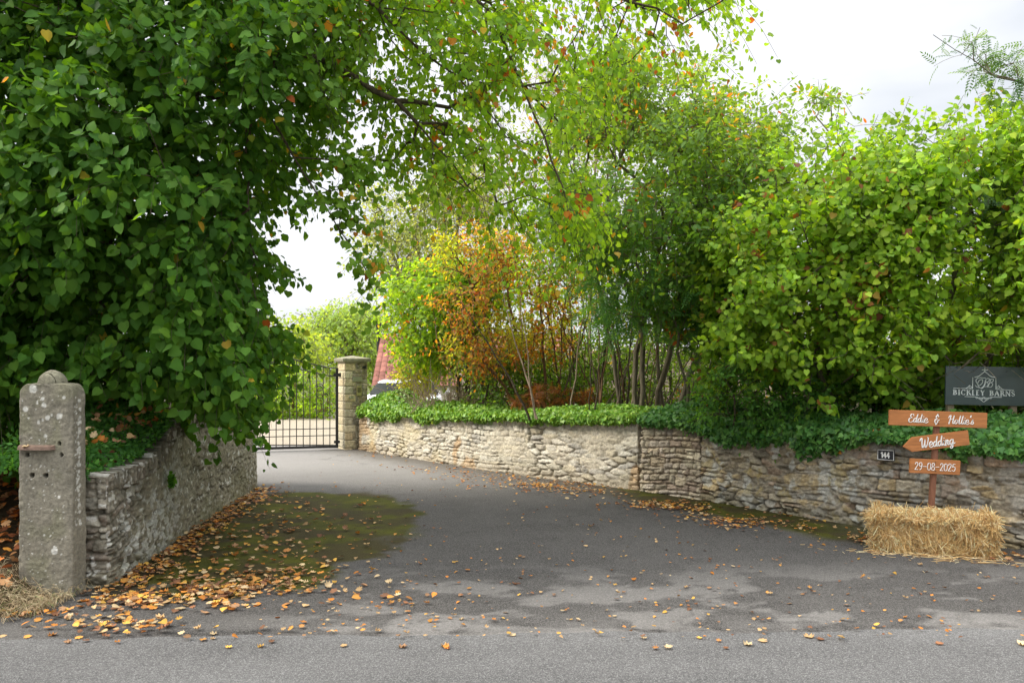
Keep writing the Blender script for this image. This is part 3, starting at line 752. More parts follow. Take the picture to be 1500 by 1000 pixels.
# ------------------------------------------------------------------ iron gate
def iron_gate():
    a = np.array([-3.30, 14.80]); b = np.array([-5.55, 14.15])
    ang = math.atan2(b[1] - a[1], b[0] - a[0])
    root = empty('iron_gate', (a[0], a[1], 0), ang)
    tag(root, 'black wrought iron driveway gate leaf with a sweeping curved top rail', 'gate')
    L = 2.3
    def top(x): return 1.53 + 0.62 * (x / L) ** 1.15 * (1.0 if x < L else 1) if x > .12 else 1.53 + .01
    bm = bmesh.new(); bm_box(bm, (0, 0, .80), (.05, .05, 1.50)); mesh_bm('stile', bm, M_IRON, root)
    bm = bmesh.new(); bm_box(bm, (L, 0, 1.10), (.05, .05, 2.1)); mesh_bm('stile', bm, M_IRON, root)
    bm = bmesh.new(); bm_box(bm, (L / 2, 0, .075), (L - .05, .045, .045)); mesh_bm('bottom_rail', bm, M_IRON, root)
    for z in (.285, .415):
        bm = bmesh.new(); bm_box(bm, (L / 2, 0, z), (L - .05, .03, .014)); mesh_bm('middle_rail', bm, M_IRON, root)
    for dz in (0, -.15):
        bm = bmesh.new(); bm_tube(bm, [(x, 0, top(max(x, .121)) + dz) for x in np.linspace(0.0, L, 24)], .013, 6); mesh_bm('top_rail', bm, M_IRON, root)
    k = 0
    x = .13
    while x < L - .05:
        bm = bmesh.new(); bm_tube(bm, [(x, 0, .09), (x, 0, top(x) - .002)], .0085, 6); 
        mesh_bm('bar', bm, M_IRON, root); x += .121
    for cx, cz, r in ((.32, 1.18, .085), (.32, 1.02, .06), (.20, 1.05, .03)):
        bm = bmesh.new()
        pts = [(cx + r * (1 - t * .6) * math.cos(t * 9), -.012, cz + r * (1 - t * .6) * math.sin(t * 9)) for t in np.linspace(0, 1, 28)]
        bm_tube(bm, pts, .008, 6); mesh_bm('scroll', bm, M_IRON, root)
    bm = bmesh.new(); bm_box(bm, (-.0, -.0, 1.42), (.13, .07, .06), bev=.006); bm_tube(bm, [(-.06, 0, 1.38), (-.06, 0, 1.46)], .018, 8); mesh_bm('hinge', bm, M_IRON, root)
    bm = bmesh.new(); bm_box(bm, (-.0, -.0, .16), (.11, .06, .05), bev=.006); mesh_bm('hinge', bm, M_IRON, root)
iron_gate()

# ------------------------------------------------------------------ foliage machinery
def leaf_template(kind):
    """returns verts (n,3): x across, y along, z normal; quads."""
    if kind == 'heart':
        mid = [(0, .05, 0), (0, .38, -.03), (0, .72, -.03), (0, 1.05, .06)]
        s = [(.26, -.05, .03), (.50, .22, .08), (.43, .58, .07), (.17, .86, .03)]
        V = mid + s + [(-a, b, c) for a, b, c in s]
        F = [(0, 4, 5, 1), (1, 5, 6, 2), (2, 6, 7, 3), (0, 1, 9, 8), (1, 2, 10, 9), (2, 3, 11, 10)]
    elif kind == 'oval':
        mid = [(0, 0, 0), (0, .5, -.03), (0, 1, .05)]
        s = [(.24, .22, .06), (.26, .62, .06)]
        V = mid + s + [(-a, b, c) for a, b, c in s]
        F = [(0, 3, 4, 1), (1, 4, 2, 2), (0, 1, 6, 5), (1, 2, 2, 6)]
        F = [(0, 3, 4, 1), (0, 1, 6, 5), (1, 4, 2, 6)]
    elif kind == 'ivy':
        mid = [(0, .05, 0), (0, .55, -.02), (0, 1.0, .06)]
        s = [(.42, -.02, .06), (.50, .38, .07), (.22, .62, .05)]
        V = mid + s + [(-a, b, c) for a, b, c in s]
        F = [(0, 3, 4, 1), (1, 4, 5, 2), (0, 1, 7, 6), (1, 2, 8, 7)]
    elif kind == 'pinnate':
        V, F = [], []
        for i in range(6):
            y = .12 + i * .15
            for sg in (-1, 1):
                o = len(V); l = .27 * (1 - .08 * abs(i - 2)); wd = .05
                V += [(0, y, 0), (sg * l * .5, y + l * .22 + wd, .03), (sg * l, y + l * .45, -.03), (sg * l * .5, y + l * .22 - wd, .03)]
                F.append((o, o + 1, o + 2, o + 3))
        o = len(V); V += [(0, .98, 0), (.05, 1.1, .02), (0, 1.25, -.03), (-.05, 1.1, .02)]; F.append((o, o + 1, o + 2, o + 3))
        o = len(V); V += [(-.006, 0, 0), (.006, 0, 0), (.004, 1, 0), (-.004, 1, 0)]; F.append((o, o + 1, o + 2, o + 3))
    elif kind == 'sycamore':      # dry, five-lobed, curled at the points
        rim = [(.06, .0), (.30, .0), (.32, .16), (.50, .26), (.42, .42), (.44, .66), (.24, .68), (0, .95)]
        V = [(0, .35, -.03)]
        for i, (a, b) in enumerate(rim): V.append((a, b, (.13 if i in (1, 3, 5, 7) else .05) * (1 + .4 * math.sin(i * 2.3))))
        n = len(rim)
        for i, (a, b) in enumerate(rim[:-1]): V.append((-a, b, (.15 if i in (1, 3, 5, 7) else -.02) * (1 + .4 * math.cos(i * 1.7))))
        F = [(0, 1, 2, 3), (0, 3, 4, 5), (0, 5, 6, 7), (0, 7, 8, n + 7), (0, n + 7, n + 6, n + 5), (0, n + 5, n + 4, n + 3), (0, n + 3, n + 2, n + 1)]
    return np.array(V, float), np.array(F, np.int32)

def place_leaves(name, pos, tip, nrm, size, col, kind, material, parent=None, rng=None, curl=0.0, vcol=.18):
    V, F = leaf_template(kind)
    tip = norm(tip); nrm = norm(nrm - tip * np.sum(nrm * tip, 1, keepdims=True)); side = np.cross(tip, nrm)
    L = len(pos)
    k = V[None] * size[:, None, None] * np.ones((L, 1, 1))
    wid = rng.uniform(.82, 1.12, (L, 1)) if rng is not None else 1
    zsc = rng.uniform(-.6, 2.2, (L, 1)) if rng is not None else 1
    droop = -(V[None, :, 1] ** 2) * size[:, None] * (curl * rng.uniform(.2, 1.6, (L, 1)) if rng is not None else 0)
    W = pos[:, None] + side[:, None] * (k[..., 0] * wid)[..., None] + tip[:, None] * k[..., 1:2] + nrm[:, None] * (k[..., 2] * zsc + droop)[..., None]
    FF = F[None] + (np.arange(L) * len(V))[:, None, None]
    # paler midrib, slightly different margin
    rib = 1 + vcol * (0.5 - np.minimum(np.abs(V[:, 0]) * 2.5, 1))
    C = col[:, None] * rib[None, :, None]
    return mesh_np(name, W.reshape(-1, 3), FF.reshape(-1, F.shape[1]), material, parent, col=np.clip(C.reshape(-1, 3), 0.003, .95))

def in_poly(px, py, poly):
    poly = np.asarray(poly, float); ins = np.zeros(len(px), bool); dmin = np.full(len(px), 1e9)
    for (x1, y1), (x2, y2) in zip(poly, np.roll(poly, -1, 0)):
        c = ((y1 > py) != (y2 > py)) & (px < (x2 - x1) * (py - y1) / (y2 - y1 + 1e-12) + x1); ins ^= c
        dx, dy = x2 - x1, y2 - y1; t = np.clip(((px - x1) * dx + (py - y1) * dy) / (dx * dx + dy * dy), 0, 1)
        dmin = np.minimum(dmin, np.hypot(px - x1 - t * dx, py - y1 - t * dy))
    return ins, dmin

def vol_targets(rng, poly, n, Yc, T, R_=140.0, clump=0.5, cscale=1.3, seed=0, weight=None, front=0.0, rough=26.0, lay=(1, 1, 1)):
    """points filling a rounded volume whose outline seen from the drive mouth is poly."""
    poly = np.asarray(poly, float); lo, hi = poly.min(0), poly.max(0); out = []
    tot = 0
    while tot < n:
        m = n * 4; px = rng.uniform(lo[0], hi[0], m); py = rng.uniform(lo[1], hi[1], m)
        q_ = np.stack([px / 38, py / 38, 0 * px + seed], 1); wx = (fbm(q_, 3, seed + 1) - .5) * 4 * rough; wy = (fbm(q_ + 50, 3, seed + 2) - .5) * 4 * rough
        ins, d = in_poly(px + wx, py + wy, poly); px, py, d = px[ins], py[ins], d[ins]
        half = T * np.sqrt(1 - (1 - np.clip(d / R_, 0.02, 1)) ** 2)
        u = rng.uniform(-1, 1, len(px)); u = np.where(rng.random(len(px)) < front, -np.abs(u) ** .4, u)
        yc = Yc(px, py) if callable(Yc) else Yc
        Y = yc + u * half
        P = np.stack([(px - 750) / FPX * Y, Y, CAMH + (HOR - py) / FPX * Y], 1)
        k = fbm(P * cscale * np.array(lay), 2, seed + 7); keep = rng.random(len(P)) < np.clip((k - .5) * 5 * clump + 1 - .6 * clump, .04, 1)
        if weight is not None: keep &= rng.random(len(P)) < weight(px, py)
        P = P[keep]; out.append(P); tot += len(P)
        if len(out) > 60: break
    return np.concatenate(out)[:n]

def grow(targets, stems, step=0.22, wpath=0.22, rtip=0.0022, expo=0.44, rmax=0.12, rng=None, maxlen=3.0, sag=0.0):
    nodes, par, plen, dirs = [], [], [], []
    for st, pj in stems:
        st = np.asarray(st, float); Q, s = resample(st, 0.25)
        Q[1:-1] += rng.normal(0, .015, Q[1:-1].shape)
        prev = -1
        if pj is not None:
            prev = int(np.argmin(np.linalg.norm(np.array(nodes) - Q[0], axis=1)))
        for i, q in enumerate(Q):
            if i == 0 and prev >= 0: q = nodes[prev]
            d = (Q[min(i + 1, len(Q) - 1)] - Q[max(i - 1, 0)])
            nodes.append(q); par.append(prev); plen.append((plen[prev] if prev >= 0 else 0) + .2); dirs.append(d / np.linalg.norm(d)); prev = len(nodes) - 1
    cap = len(nodes) + len(targets) * 14
    NN = np.zeros((cap, 3)); PL = np.zeros(cap); DD = np.zeros((cap, 3)); PA = np.full(cap, -1, int); n = len(nodes)
    NN[:n] = nodes; PL[:n] = plen; DD[:n] = dirs; PA[:n] = par; n0 = n
    root = NN[:n0]
    dist = np.array([np.min(np.linalg.norm(root - t, axis=1)) for t in targets]); order = np.argsort(dist)
    tipi = np.zeros(len(targets), int)
    for oi in order:
        t = targets[oi]; v = t - NN[:n]; dd = np.linalg.norm(v, axis=1)
        al = np.sum(v * DD[:n], axis=1) / (dd + 1e-6)
        j = int(np.argmin(dd * (1.25 - .35 * al) + wpath * PL[:n] * .5))
        D = dd[j]; m = int(np.clip(D / step, 1, 12)); p0 = NN[j]; c = p0 + DD[j] * D * .38 + np.array([0, 0, .12 * D])
        prev = j
        for i in range(1, m + 1):
            f = i / m; q = (1 - f) ** 2 * p0 + 2 * f * (1 - f) * c + f * f * t
            if i < m: q = q + rng.normal(0, .012, 3)
            NN[n] = q; PA[n] = prev; PL[n] = PL[prev] + D / m; dv = q - NN[prev]; DD[n] = dv / (np.linalg.norm(dv) + 1e-9); prev = n; n += 1
            if n >= cap - 2: break
        tipi[oi] = prev
        if n >= cap - 16: break
    NN, PA, DD = NN[:n], PA[:n], DD[:n]
    cnt = np.zeros(n); np.add.at(cnt, tipi, 1.0)
    for i in range(n - 1, -1, -1):
        if PA[i] >= 0: cnt[PA[i]] += cnt[i]
    cnt = np.maximum(cnt, 1)
    rad = np.minimum(rtip * cnt ** expo, rmax)
    return NN, PA, DD, rad, tipi

def tubes(P0, P1, r0, r1, k=5):
    d = norm(P1 - P0); ref = np.where(np.abs(d[:, 2:3]) > .9, np.array([[1., 0, 0]]), np.array([[0, 0, 1.]]))
    u = norm(np.cross(d, ref)); v = np.cross(d, u); a = np.arange(k) * 2 * math.pi / k
    ring = u[:, None] * np.cos(a)[None, :, None] + v[:, None] * np.sin(a)[None, :, None]
    A = P0[:, None] + ring * r0[:, None, None]; B = P1[:, None] + ring * r1[:, None, None]
    V = np.stack([A, B], 1).reshape(-1, 3)
    j = np.arange(k); f = np.stack([j, (j + 1) % k, (j + 1) % k + k, j + k], 1)
    F = f[None] + (np.arange(len(P0)) * 2 * k)[:, None, None]
    return V, F.reshape(-1, 4)

def make_tree(name, label, cat, stems, targets, rng, bark, leafmat, kind, size, colfn, m=12, twig=.35, droop=.25, step=.22,
              rtip=.0022, expo=.44, rmax=.12, hang=.7, face=.6, spread=.05, group=None, centre=None, wpath=.22, curl=.15, upb=.35, leafname='crown', sizefn=None, twigthick=.0016, up_twig=0.0, stemk=6, sharedlen=True):
    NN, PA, DD, rad, tipi = grow(targets, stems, step, wpath, rtip, expo, rmax, rng)
    base = np.asarray(stems[0][0][0], float)
    root = empty(name, tuple(base)); tag(root, label, cat, group)
    def clear(P):
        return ((P[:, 0] > 3.95) & (P[:, 0] < 5.3) & (P[:, 1] < 7.80) & (P[:, 2] > .95) & (P[:, 2] < 1.75)) | ((P[:, 1] < 7.6) & (P[:, 0] > 3.1) & (P[:, 2] < 1.5)) | \
               ((P[:, 0] < -2.85) & (P[:, 0] > -3.9) & (P[:, 1] < 7.15) & (P[:, 2] < 1.36)) | ((P[:, 0] < -2.4) & (P[:, 0] > -3.6) & (P[:, 1] < 5.65) & (P[:, 2] < 1.7))
    e = np.where((PA >= 0) & ~clear(NN))[0]
    r0 = np.minimum(rad[PA[e]], rad[e] * 1.25)
    V, F = tubes(NN[PA[e]] - base, NN[e] - base + DD[e] * .01, r0, rad[e], stemk)
    c = np.array(centre if centre is not None else targets.mean(0))
    # twigs that carry the leaves
    t = targets; T = len(t)
    outw = norm(t - c + 1e-6); tw = norm(DD[tipi] * .7 + outw * .5 + rng.normal(0, .45, (T, 3)) + np.array([0, 0, up_twig]))
    Lt = twig * rng.uniform(.6, 1.3, T)
    K = 3; tp = [t]
    for i in range(1, K + 1):
        f = i / K; tp.append(t + tw * (Lt * f)[:, None] + np.array([0, 0, -1.]) * (droop * Lt * f * f)[:, None])
    tp = np.array(tp)
    A = tp[:-1].reshape(-1, 3) - base; B = tp[1:].reshape(-1, 3) - base
    V2, F2 = tubes(A, B, np.full(len(A), twigthick * 1.1), np.full(len(A), twigthick * .8), 3)
    mesh_np('trunk', np.concatenate([V, V2]), np.concatenate([F, F2 + len(V)]), bark, root, smooth=True)
    f = (np.arange(m)[None] + rng.uniform(0, 1, (T, m))) / m * 1.25 - .22
    ff = np.clip(f, 0, 1)
    pos = t[:, None] + tw[:, None] * (Lt[:, None] * f)[..., None] + np.array([0, 0, -1.]) * (droop * Lt[:, None] * ff ** 2)[..., None]
    sd = rng.normal(0, 1, (T, m, 3)); sd = sd - tw[:, None] * np.sum(sd * tw[:, None], -1, keepdims=True)
    sd = norm(sd)
    pos = pos + sd * (spread * rng.uniform(.5, 1.2, (T, m)))[..., None]
    tip = sd * .75 + tw[:, None] * .35 + np.array([0, 0, -hang]) + rng.normal(0, .25, (T, m, 3))
    nr = outw[:, None] * face + np.array([0, 0, upb]) + rng.normal(0, .45, (T, m, 3))
    sz = size * (.42 + .85 * rng.beta(2.2, 1.6, (T, m))) * (1 - .25 * np.abs(f - .3))
    P = pos.reshape(-1, 3); col = colfn(P, rng, np.repeat(np.arange(T), m))
    if sizefn is not None: sz = sz * sizefn(P).reshape(T, m)
    # leaves are trimmed back from in front of the name board
    ok = ~clear(P)
    P, col, tip, nr, sz = P[ok], col[ok], tip.reshape(-1, 3)[ok], nr.reshape(-1, 3)[ok], sz.ravel()[ok]
    place_leaves(leafname, P - base, tip.reshape(-1, 3), nr.reshape(-1, 3), sz.ravel(), col, kind, leafmat, root, rng, curl)
    return root

def mixcol(rng, n, base, dark, light, jit=.12):
    t = rng.beta(2, 2, n)[:, None]; base, dark, light = map(np.array, (base, dark, light))
    c = np.where(t < .5, dark + (base - dark) * t * 2, base + (light - base) * (t * 2 - 1))
    return c * (1 + jit * rng.normal(0, 1, (n, 1)))

AUT = np.array([(.42, .26, .03), (.48, .20, .03), (.38, .10, .025), (.50, .34, .05)])
def autumn(col, rng, prob, pal=AUT):
    m = rng.random(len(col)) < prob
    col[m] = pal[rng.integers(0, len(pal), m.sum())] * rng.uniform(.7, 1.2, (m.sum(), 1)); return col

# ---- the big lime on the left
rng = np.random.default_rng(101)
poly_main = [(-420, -90), (500, -90), (545, 40), (500, 140), (455, 205), (425, 255), (400, 320), (375, 385), (395, 440), (398, 520), (388, 580), (360, 606), (300, 606), (270, 575), (235, 575), (190, 575), (140, 590), (70, 630), (30, 690), (-420, 710)]
tm = vol_targets(rng, poly_main, 3500, lambda px, py: 7.55 + 0.25 * np.sin(px / 90) * np.cos(py / 70) + .25 * (px > 380), 1.75, 130, .55, 1.5, 3, front=.35, rough=20)
poly_top = [(-420, -90), (620, -90), (700, -300), (560, -520), (100, -600), (-420, -560)]
tt_ = vol_targets(rng, poly_top, 800, 7.6, 2.4, 300, .5, 1.0, 4)
def lime_col(P, rng, tid):
    c = mixcol(rng, len(P), (.066, .165, .020), (.036, .105, .016), (.12, .235, .030), .12)
    return autumn(c, rng, .006, np.array([(.5, .38, .05), (.45, .28, .04), (.30, .36, .05)]))
poly_b = [(430, -120), (1080, -120), (1068, 30), (1010, 20), (985, 60), (905, 110), (860, 150), (850, 220), (872, 280), (850, 350), (800, 330), (750, 360), (700, 290), (640, 290), (600, 215), (556, 235), (520, 205), (470, 200)]
tb = vol_targets(rng, poly_b, 780, lambda px, py: 7.3 - .3 * np.sin(px / 160), 1.15, 90, .85, 1.9, 5, weight=lambda px, py: np.interp(px, [450, 560, 700, 900, 1080], [.35, .7, .8, .45, .40]) * np.interp(py, [0, 250, 400], [1, .8, .45]))
poly_sprig = [(455, 225), (500, 250), (560, 420), (550, 440), (505, 340), (470, 290)]
ts_ = vol_targets(rng, poly_sprig, 26, 6.6, .3, 40, .1, 1.9, 6)
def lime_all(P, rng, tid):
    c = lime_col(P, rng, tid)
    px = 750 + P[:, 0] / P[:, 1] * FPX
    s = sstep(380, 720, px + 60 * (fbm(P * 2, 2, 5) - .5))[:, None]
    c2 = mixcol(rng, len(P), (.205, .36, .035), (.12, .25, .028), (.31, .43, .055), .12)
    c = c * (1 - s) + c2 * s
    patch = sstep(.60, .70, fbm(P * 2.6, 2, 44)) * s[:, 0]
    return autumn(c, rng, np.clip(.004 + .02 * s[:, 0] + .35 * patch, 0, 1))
lime_stems = [([(-4.35, 8.0, 0), (-4.25, 7.95, 1.6), (-4.0, 7.8, 3.2), (-3.7, 7.7, 4.6), (-3.5, 7.6, 6.6), (-3.2, 7.6, 8.5)], None),
              ([(-3.95, 7.7, 0), (-3.85, 7.6, 1.8), (-3.6, 7.4, 3.4), (-3.1, 7.3, 4.8), (-2.6, 7.3, 6.2)], None),
              ([(-4.8, 7.9, 0), (-5.0, 7.7, 2.0), (-5.4, 7.6, 4.0), (-5.8, 7.6, 6.0)], None),
              ([(-3.1, 7.3, 4.8), (-2.2, 7.3, 5.35), (-.9, 7.1, 5.45), (.6, 6.9, 5.0), (1.5, 6.9, 4.6)], 1),
              ([(-2.2, 7.3, 5.35), (-1.3, 7.0, 4.85), (-.45, 6.8, 4.05), (.15, 6.7, 3.35)], 1),
              ([(-3.6, 7.4, 3.4), (-2.9, 7.3, 4.2), (-2.0, 7.1, 4.5), (-1.1, 7.0, 4.0), (-.4, 7.0, 3.2)], 1),
              ([(-3.6, 7.4, 3.4), (-3.0, 7.1, 4.0), (-2.2, 6.7, 3.9), (-1.6, 6.6, 3.0), (-1.2, 6.6, 2.35)], 1),
              ([(-.9, 7.1, 5.45), (-.2, 6.9, 4.7), (.3, 6.9, 3.6), (.5, 6.9, 2.9)], 1)]
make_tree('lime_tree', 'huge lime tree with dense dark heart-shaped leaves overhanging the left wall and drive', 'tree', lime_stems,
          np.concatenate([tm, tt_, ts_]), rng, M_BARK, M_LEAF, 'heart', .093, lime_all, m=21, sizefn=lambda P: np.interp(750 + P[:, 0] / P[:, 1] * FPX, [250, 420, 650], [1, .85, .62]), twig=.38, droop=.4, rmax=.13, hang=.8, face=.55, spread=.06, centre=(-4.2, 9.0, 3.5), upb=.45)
# the long drooping boughs are the same tree: joined below
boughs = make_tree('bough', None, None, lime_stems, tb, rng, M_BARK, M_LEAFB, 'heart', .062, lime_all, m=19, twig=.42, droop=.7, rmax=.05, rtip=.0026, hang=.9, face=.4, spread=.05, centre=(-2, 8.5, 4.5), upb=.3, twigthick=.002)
lime = bpy.data.objects['lime_tree']
for ch in list(boughs.children):
    w = ch.matrix_world.copy(); ch.parent = lime; ch.name = 'bough' if ch.name.startswith('trunk') else 'drooping_foliage'
bpy.data.objects.remove(boughs)

# ---- right bank: trees and shrubs
def ps(lst, Y):
    return [tuple(PX(a, b, (c[0] if c else Y))) for a, b, *c in lst]
# thorn-like green tree, many stems
rng = np.random.default_rng(202)
poly_h = [(790, 250), (820, 160), (860, 110), (920, 95), (980, 130), (1040, 70), (1052, 90), (1060, 120), (1100, 150), (1150, 165), (1240, 150), (1262, 165), (1230, 200), (1180, 230), (1190, 300), (1160, 380), (1110, 430), (1060, 470), (960, 460), (900, 430), (820, 430), (780, 360)]
th = vol_targets(rng, poly_h, 2200, 11.0, 1.9, 110, 1.35, .9, 11, rough=34, lay=(.8, .8, 2.4), weight=lambda px, py: np.interp(py, [80, 200, 300], [.5, .75, 1]))
def haw_col(P, rng, tid):
    c = mixcol(rng, len(P), (.15, .27, .040), (.085, .19, .030), (.24, .36, .06), .12)
    b = sstep(.45, .6, fbm(P * 1.4, 2, 77))[:, None] * .6
    c = c * (1 - b) + mixcol(rng, len(P), (.085, .19, .060), (.05, .13, .045), (.13, .25, .08), .1) * b
    hi = sstep(3.0, 5.0, P[:, 2])[:, None] * .5; c = c * (1 - hi) + np.array([.17, .26, .06]) * hi
    return autumn(c, rng, .012 + .25 * sstep(.66, .72, fbm(P * 1.9, 2, 12)))
haw_stems = [(ps([(932, 625), (930, 560), (938, 490), (950, 400), (985, 300), (1000, 180)], 11.0), None),
             (ps([(985, 625), (1005, 560), (1045, 470), (1075, 420), (1125, 340), (1150, 230)], 10.8), None),
             (ps([(1000, 628), (1040, 545), (1060, 500), (1100, 420), (1160, 300), (1220, 200)], 10.4), None),
             (ps([(912, 622), (900, 540), (885, 450), (850, 330), (840, 220)], 11.4), None),
             (ps([(960, 625), (968, 560), (985, 500), (1000, 400), (1030, 280), (1040, 120)], 11.6), None),
             (ps([(938, 625), (945, 560), (940, 480), (900, 380), (890, 250)], 10.6), None),
             (ps([(975, 622), (965, 540), (955, 440), (930, 300)], 11.9), None),
             (ps([(950, 400), (900, 330), (860, 300), (820, 280)], 11.0), 1),
             (ps([(1045, 470), (1010, 380), (960, 290), (905, 240)], 10.8), 1)]
make_tree('thorn_tree', 'airy green many-stemmed tree with small leaves, rising highest behind the middle of the wall', 'tree', haw_stems, th, rng, M_BARKG, M_LEAFS, 'oval', .090, haw_col,
          m=18, twig=.45, droop=.15, rmax=.06, rtip=.003, hang=.25, face=.3, spread=.05, upb=.8, twigthick=.003)
# feathery dark leaves low in that tree (elder-like)
rng = np.random.default_rng(212)
tp = vol_targets(rng, [(860, 330), (1000, 300), (1150, 330), (1130, 420), (1060, 480), (985, 520), (930, 480), (860, 420)], 300, 9.9, .6, 80, .8, 1.5, 13)
make_tree('elder_bush', 'dark green bush with feathery leaves in front of the slanting stems, middle of the bank', 'bush',
          [(ps([(1010, 630), (1000, 540), (985, 450), (960, 380)], 9.9), None), (ps([(1020, 630), (1050, 540), (1080, 420)], 9.9), None)], tp, rng, M_BARKG, M_LEAFS, 'pinnate', .20,
          lambda P, rng, t: mixcol(rng, len(P), (.08, .20, .055), (.05, .14, .04), (.12, .26, .07), .1), m=7, twig=.35, rtip=.002, rmax=.02, hang=.3, face=.2, upb=.9, spread=.02)
# lilac
rng = np.random.default_rng(303)
poly_l = [(1045, 540), (1040, 440), (1075, 350), (1125, 295), (1180, 270), (1235, 236), (1300, 232), (1360, 222), (1400, 208), (1445, 190), (1480, 210), (1560, 200), (1680, 260), (1700, 600), (1400, 600), (1300, 590), (1180, 585)]
tl = vol_targets(rng, poly_l, 3300, lambda px, py: 8.9 - (px - 1280) * .0022, 1.3, 70, 1.35, 1.5, 21, front=.25, rough=36, lay=(1.5, 1.5, .8))
_sx = rng.uniform(1130, 1560, 70); _sy = np.interp(_sx, [1130, 1180, 1235, 1300, 1360, 1400, 1445, 1480, 1560], [290, 262, 225, 220, 210, 198, 176, 200, 190]) - rng.uniform(-15, 30, 70)
_sY = rng.uniform(8.2, 9.4, 70); tl = np.concatenate([tl, np.stack([(_sx - 750) / FPX * _sY, _sY, CAMH + (HOR - _sy) / FPX * _sY], 1)])
def lil_col(P, rng, tid):
    c = mixcol(rng, len(P), (.225, .37, .034), (.12, .245, .027), (.37, .47, .048), .15) * np.random.default_rng(9).uniform(.72, 1.32, tid.max() + 1)[tid][:, None]
    low = sstep(2.2, 1.2, P[:, 2])[:, None] * .45; c = c * (1 - low) + np.array([.13, .27, .025]) * low
    return autumn(c, rng, .010 + .22 * sstep(.67, .72, fbm(P * 3.2, 2, 12)), np.array([(.30, .13, .05), (.20, .07, .035), (.45, .30, .06), (.38, .16, .06)]))
lil_stems = [(ps([(1160, 640), (1150, 560), (1120, 450), (1110, 360)], 9.0), None), (ps([(1215, 645), (1210, 560), (1225, 420), (1230, 280)], 9.0), None),
             (ps([(1285, 650), (1280, 540), (1300, 400), (1330, 240)], 8.8), None), (ps([(1340, 650), (1370, 540), (1400, 400), (1430, 220)], 8.6), None),
             (ps([(1400, 655), (1450, 520), (1500, 380), (1560, 230)], 8.5), None), (ps([(1250, 650), (1200, 540), (1150, 440), (1090, 420)], 8.7), None),
             (ps([(1460, 660), (1540, 500), (1620, 350)], 8.4), None)]
make_tree('lilac_bush', 'tall bright yellow-green lilac bush with heart-shaped leaves behind the dark wall', 'bush', lil_stems, tl, rng, M_BARKG, mat_leaf('lilac leaf', 0.45, 0.5, 0.2, tint=(2.0, 1.85, 0.5)), 'heart', .074, lil_col,
          m=16, twig=.30, droop=.1, rmax=.035, rtip=.0028, hang=.6, face=.5, spread=.05, upb=.35, twigthick=.0025, centre=(4.0, 10.5, 2.5), up_twig=.6)
# dark privet-like undergrowth under the lilac
rng = np.random.default_rng(313)
tu = vol_targets(rng, [(1030, 620), (1040, 540), (1090, 520), (1200, 530), (1300, 545), (1400, 540), (1560, 530), (1600, 660), (1200, 645)], 1000, 8.9, .65, 60, .5, 1.6, 23)
make_tree('privet_bush', 'low dark green privet growing beneath the yellow-green lilac', 'bush', [(ps([(x, 650), (x + 10, 600), (x - 10, 550)], 8.9), None) for x in (1070, 1130, 1190, 1260, 1330, 1400, 1480)],
          tu, rng, M_BARK, M_LEAFS, 'oval', .060, lambda P, rng, t: mixcol(rng, len(P), (.065, .17, .028), (.04, .115, .02), (.11, .24, .035), .12), m=16, twig=.26, rtip=.002, rmax=.02, hang=.2, upb=.7, spread=.04)
rng = np.random.default_rng(414)
tv = vol_targets(rng, [(690, 600), (700, 545), (800, 520), (900, 500), (1000, 500), (1060, 520), (1060, 620), (800, 615)], 620, 13.0, .8, 40, .7, 1.3, 29)
make_tree('box_bush', 'shaded low green bushes filling in between the bare stems of the thicket', 'bush', [(ps([(x, 615), (x + 6, 560)], 13.0), None) for x in range(710, 1060, 50)], tv, rng, M_BARK, M_LEAFS, 'oval', .065,
          lambda P, rng, t: mixcol(rng, len(P), (.10, .20, .035), (.055, .13, .025), (.17, .28, .05)), m=13, twig=.35, rtip=.003, rmax=.02, hang=.2, upb=.6, twigthick=.003)
# copper shrub
rng = np.random.default_rng(404)
poly_o = [(632, 520), (640, 450), (655, 400), (680, 345), (740, 330), (800, 370), (860, 420), (870, 480), (830, 520), (760, 500), (720, 530), (670, 545)]
to = vol_targets(rng, poly_o, 640, 12.6, 1.0, 70, .8, 1.5, 31)
def cop_col(P, rng, tid):
    pal = np.array([(.42, .19, .05), (.34, .17, .05), (.46, .28, .05), (.28, .22, .06), (.24, .28, .05), (.42, .14, .04)])
    c = pal[rng.integers(0, len(pal), len(P))] * rng.uniform(.6, 1.2, (len(P), 1))
    g = sstep(.46, .58, fbm(P * 1.7, 2, 15))[:, None]
    return c * (1 - g * .75) + mixcol(rng, len(P), (.26, .36, .04), (.16, .25, .03), (.38, .42, .05)) * g * .75
cop_stems = [(ps([(b, 620), (b + (t - b) * .35, 560), (t, ty)], Y), None) for b, t, ty, Y in
             [(775, 655, 460, 12.3), (780, 690, 420, 12.6), (790, 735, 380, 12.8), (800, 790, 390, 12.5), (812, 830, 430, 12.4), (822, 860, 450, 12.7), (830, 800, 440, 13.0), (840, 880, 430, 12.8), (850, 830, 400, 13), (765, 640, 500, 12.6), (860, 905, 440, 12.2), (870, 860, 480, 12.3)]]
make_tree('copper_shrub', 'spreading shrub with coppery orange leaves and many thin stems, left half of the bank', 'shrub', cop_stems, to, rng, M_TWIG, M_LEAFB, 'oval', .072, cop_col,
          m=14, twig=.35, rmax=.035, rtip=.0032, hang=.5, upb=.5, spread=.05, twigthick=.003)
rng = np.random.default_rng(405)
tk = vol_targets(rng, [(752, 592), (750, 574), (790, 568), (850, 570), (868, 582), (860, 597)], 55, 11.9, .3, 18, .2, 1.5, 33)
